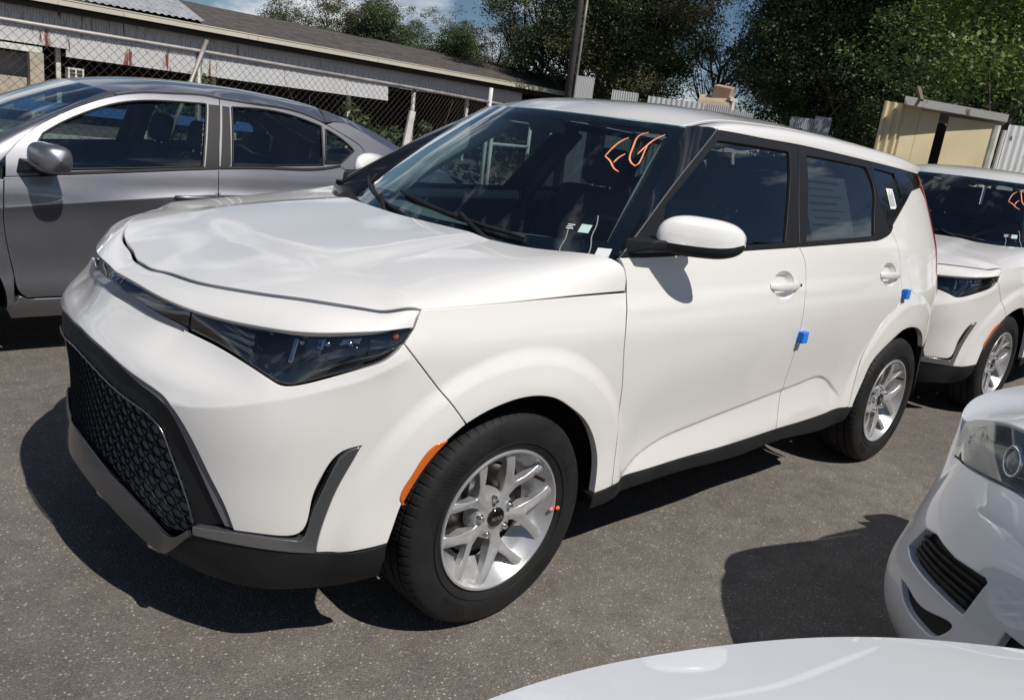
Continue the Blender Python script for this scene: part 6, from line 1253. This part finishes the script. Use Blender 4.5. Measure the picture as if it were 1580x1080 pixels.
# weeds and bushes behind the fence
bs = make_tree('bush', 41, 1.5, .65, 90, 26, .10, LEAF_D, .03, limbs=6); bspots = [(5.6,9.6,1.0),(7.6,10.2,.9),(4.2,12.5,1.1),(10.2,11.6,1.2)]
for k, (x, y, s_) in enumerate(bspots):
    b = bs if k == 0 else copy_tree(bs); b.location = (x, y, 0); b.scale = (s_,)*3; b.rotation_euler = (0,0,1.3*k); tag(b, 'small dark bush growing behind the chain-link fence', 'bush', 'bushes behind the fence')
# ------------------------------------------------------------------ warehouse on the camera side of the lot, seen only mirrored in the glass
wh_ = empty('warehouse', (17, -13, 0)); tag(wh_, 'tall dark warehouse with corrugated eave mirrored in the hatchback side windows', 'warehouse')
def whp(o): o.parent = wh_; o.matrix_parent_inverse = Matrix.Translation((-17,13,0)); return o
whp(MB().box((18,-11.0,3.6),(24,.3,7.2)).build('wall', mat('brown_cladding', (.06,.052,.046), .85, noise=(1.5,.3)))); whp(MB().box((18,-14,8.1),(25,7,.25),(R(-4),0,0)).build('roof', SHGL)); whp(MB().box((18,-10.6,7.75),(25,.1,.35)).build('fascia', SHEET))
whp(MB().box((6,-13.5,3.6),(.3,5,7.2)).build('wall', TANW)); whp(MB().box((30,-13.5,3.6),(.3,5,7.2)).build('wall', TANW))
for k in range(5): whp(MB().box((8.5+4.8*k,-10.82,2.2),(3.4,.08,4.2)).build('roller_door', mat('grey_shutter', (.22,.22,.22), .7)))
# ------------------------------------------------------------------ the parked cars
soul = build_soul(); tag(soul, 'white box-shaped hatchback with black grille and orange letters on its windshield, nearest the grey sedan', 'car')
whs = [c for c in soul.children if c.name.startswith('wheel') and c.type == 'EMPTY'][0]
soul2 = copy_tree(soul); soul2.location = (4.40, .016, 0); soul2.rotation_euler = (0,0,R(-1.55)); tag(soul2, 'second white hatchback parked nose-in behind the tail of the first', 'car')
grey = build_sedan(GREYP, whs); grey.location = (-1.06, 2.83, 0); tag(grey, 'dark grey metallic sedan parked in front of the chain-link fence', 'car')
pale = build_sedan(WHITEP, whs); pale.location = (1.10, -2.54, 0); pale.rotation_euler = (0,0,R(-24)); tag(pale, 'pale silver-white sedan with black fog grille and hazy headlight', 'car')
for mr in [c for c in pale.children if c.name.startswith('mirror')]:      # mirrors folded against the doors
    sg = 1 if [c for c in mr.children][0].data.vertices[0].co.y > 0 else -1; hp = Vector((.50, .80*sg, 0)); M = Matrix.Translation(hp) @ Matrix.Rotation(R(-72)*sg, 4, 'Z') @ Matrix.Translation(-hp); mr.matrix_basis = Matrix.Translation((0,0,-.08)) @ M @ Matrix.Translation(hp) @ Matrix.Scale(.75, 4) @ Matrix.Translation(-hp) if False else M
front = copy_tree(pale); front.location = (-.94, -2.56, 0); front.rotation_euler = (0,0,R(-112)); tag(front, 'white car of which only the bare hood shows, nose to nose with the pale sedan', 'car')
# blue foam blocks on the door edges
for (s_, z, lb) in ((1.497, .772, 'small blue foam block on the edge of the front door'), (2.44, .902, 'small blue foam block on the rear door edge above the wheel')):
    p = S.near(s_, z)[0]; n_ = normals(S.near, [s_], [z])[0]
    o = MB().box((0,0,0),(.042,.026,.046)).build('foam_block', BLUEF, None, bevel=.003); o.location = tuple(p+n_*.0128); tag(o, lb, 'foam block', 'blue foam blocks')
for (r_, a, m, nm) in ((.205, R(-4), PINKD, 'paint_dot'), (.226, R(-3), ORD, 'paint_dot')):
    V, F = lathe([(0,-.0008),(.0068,-.0006),(.0072,.004)], 14); MBo = mobj(nm, [(x+r_*math.cos(a), y-.1045-(.0065 if r_ > .21 else 0), z+r_*math.sin(a)) for x, y, z in V], F, m, whs, True)
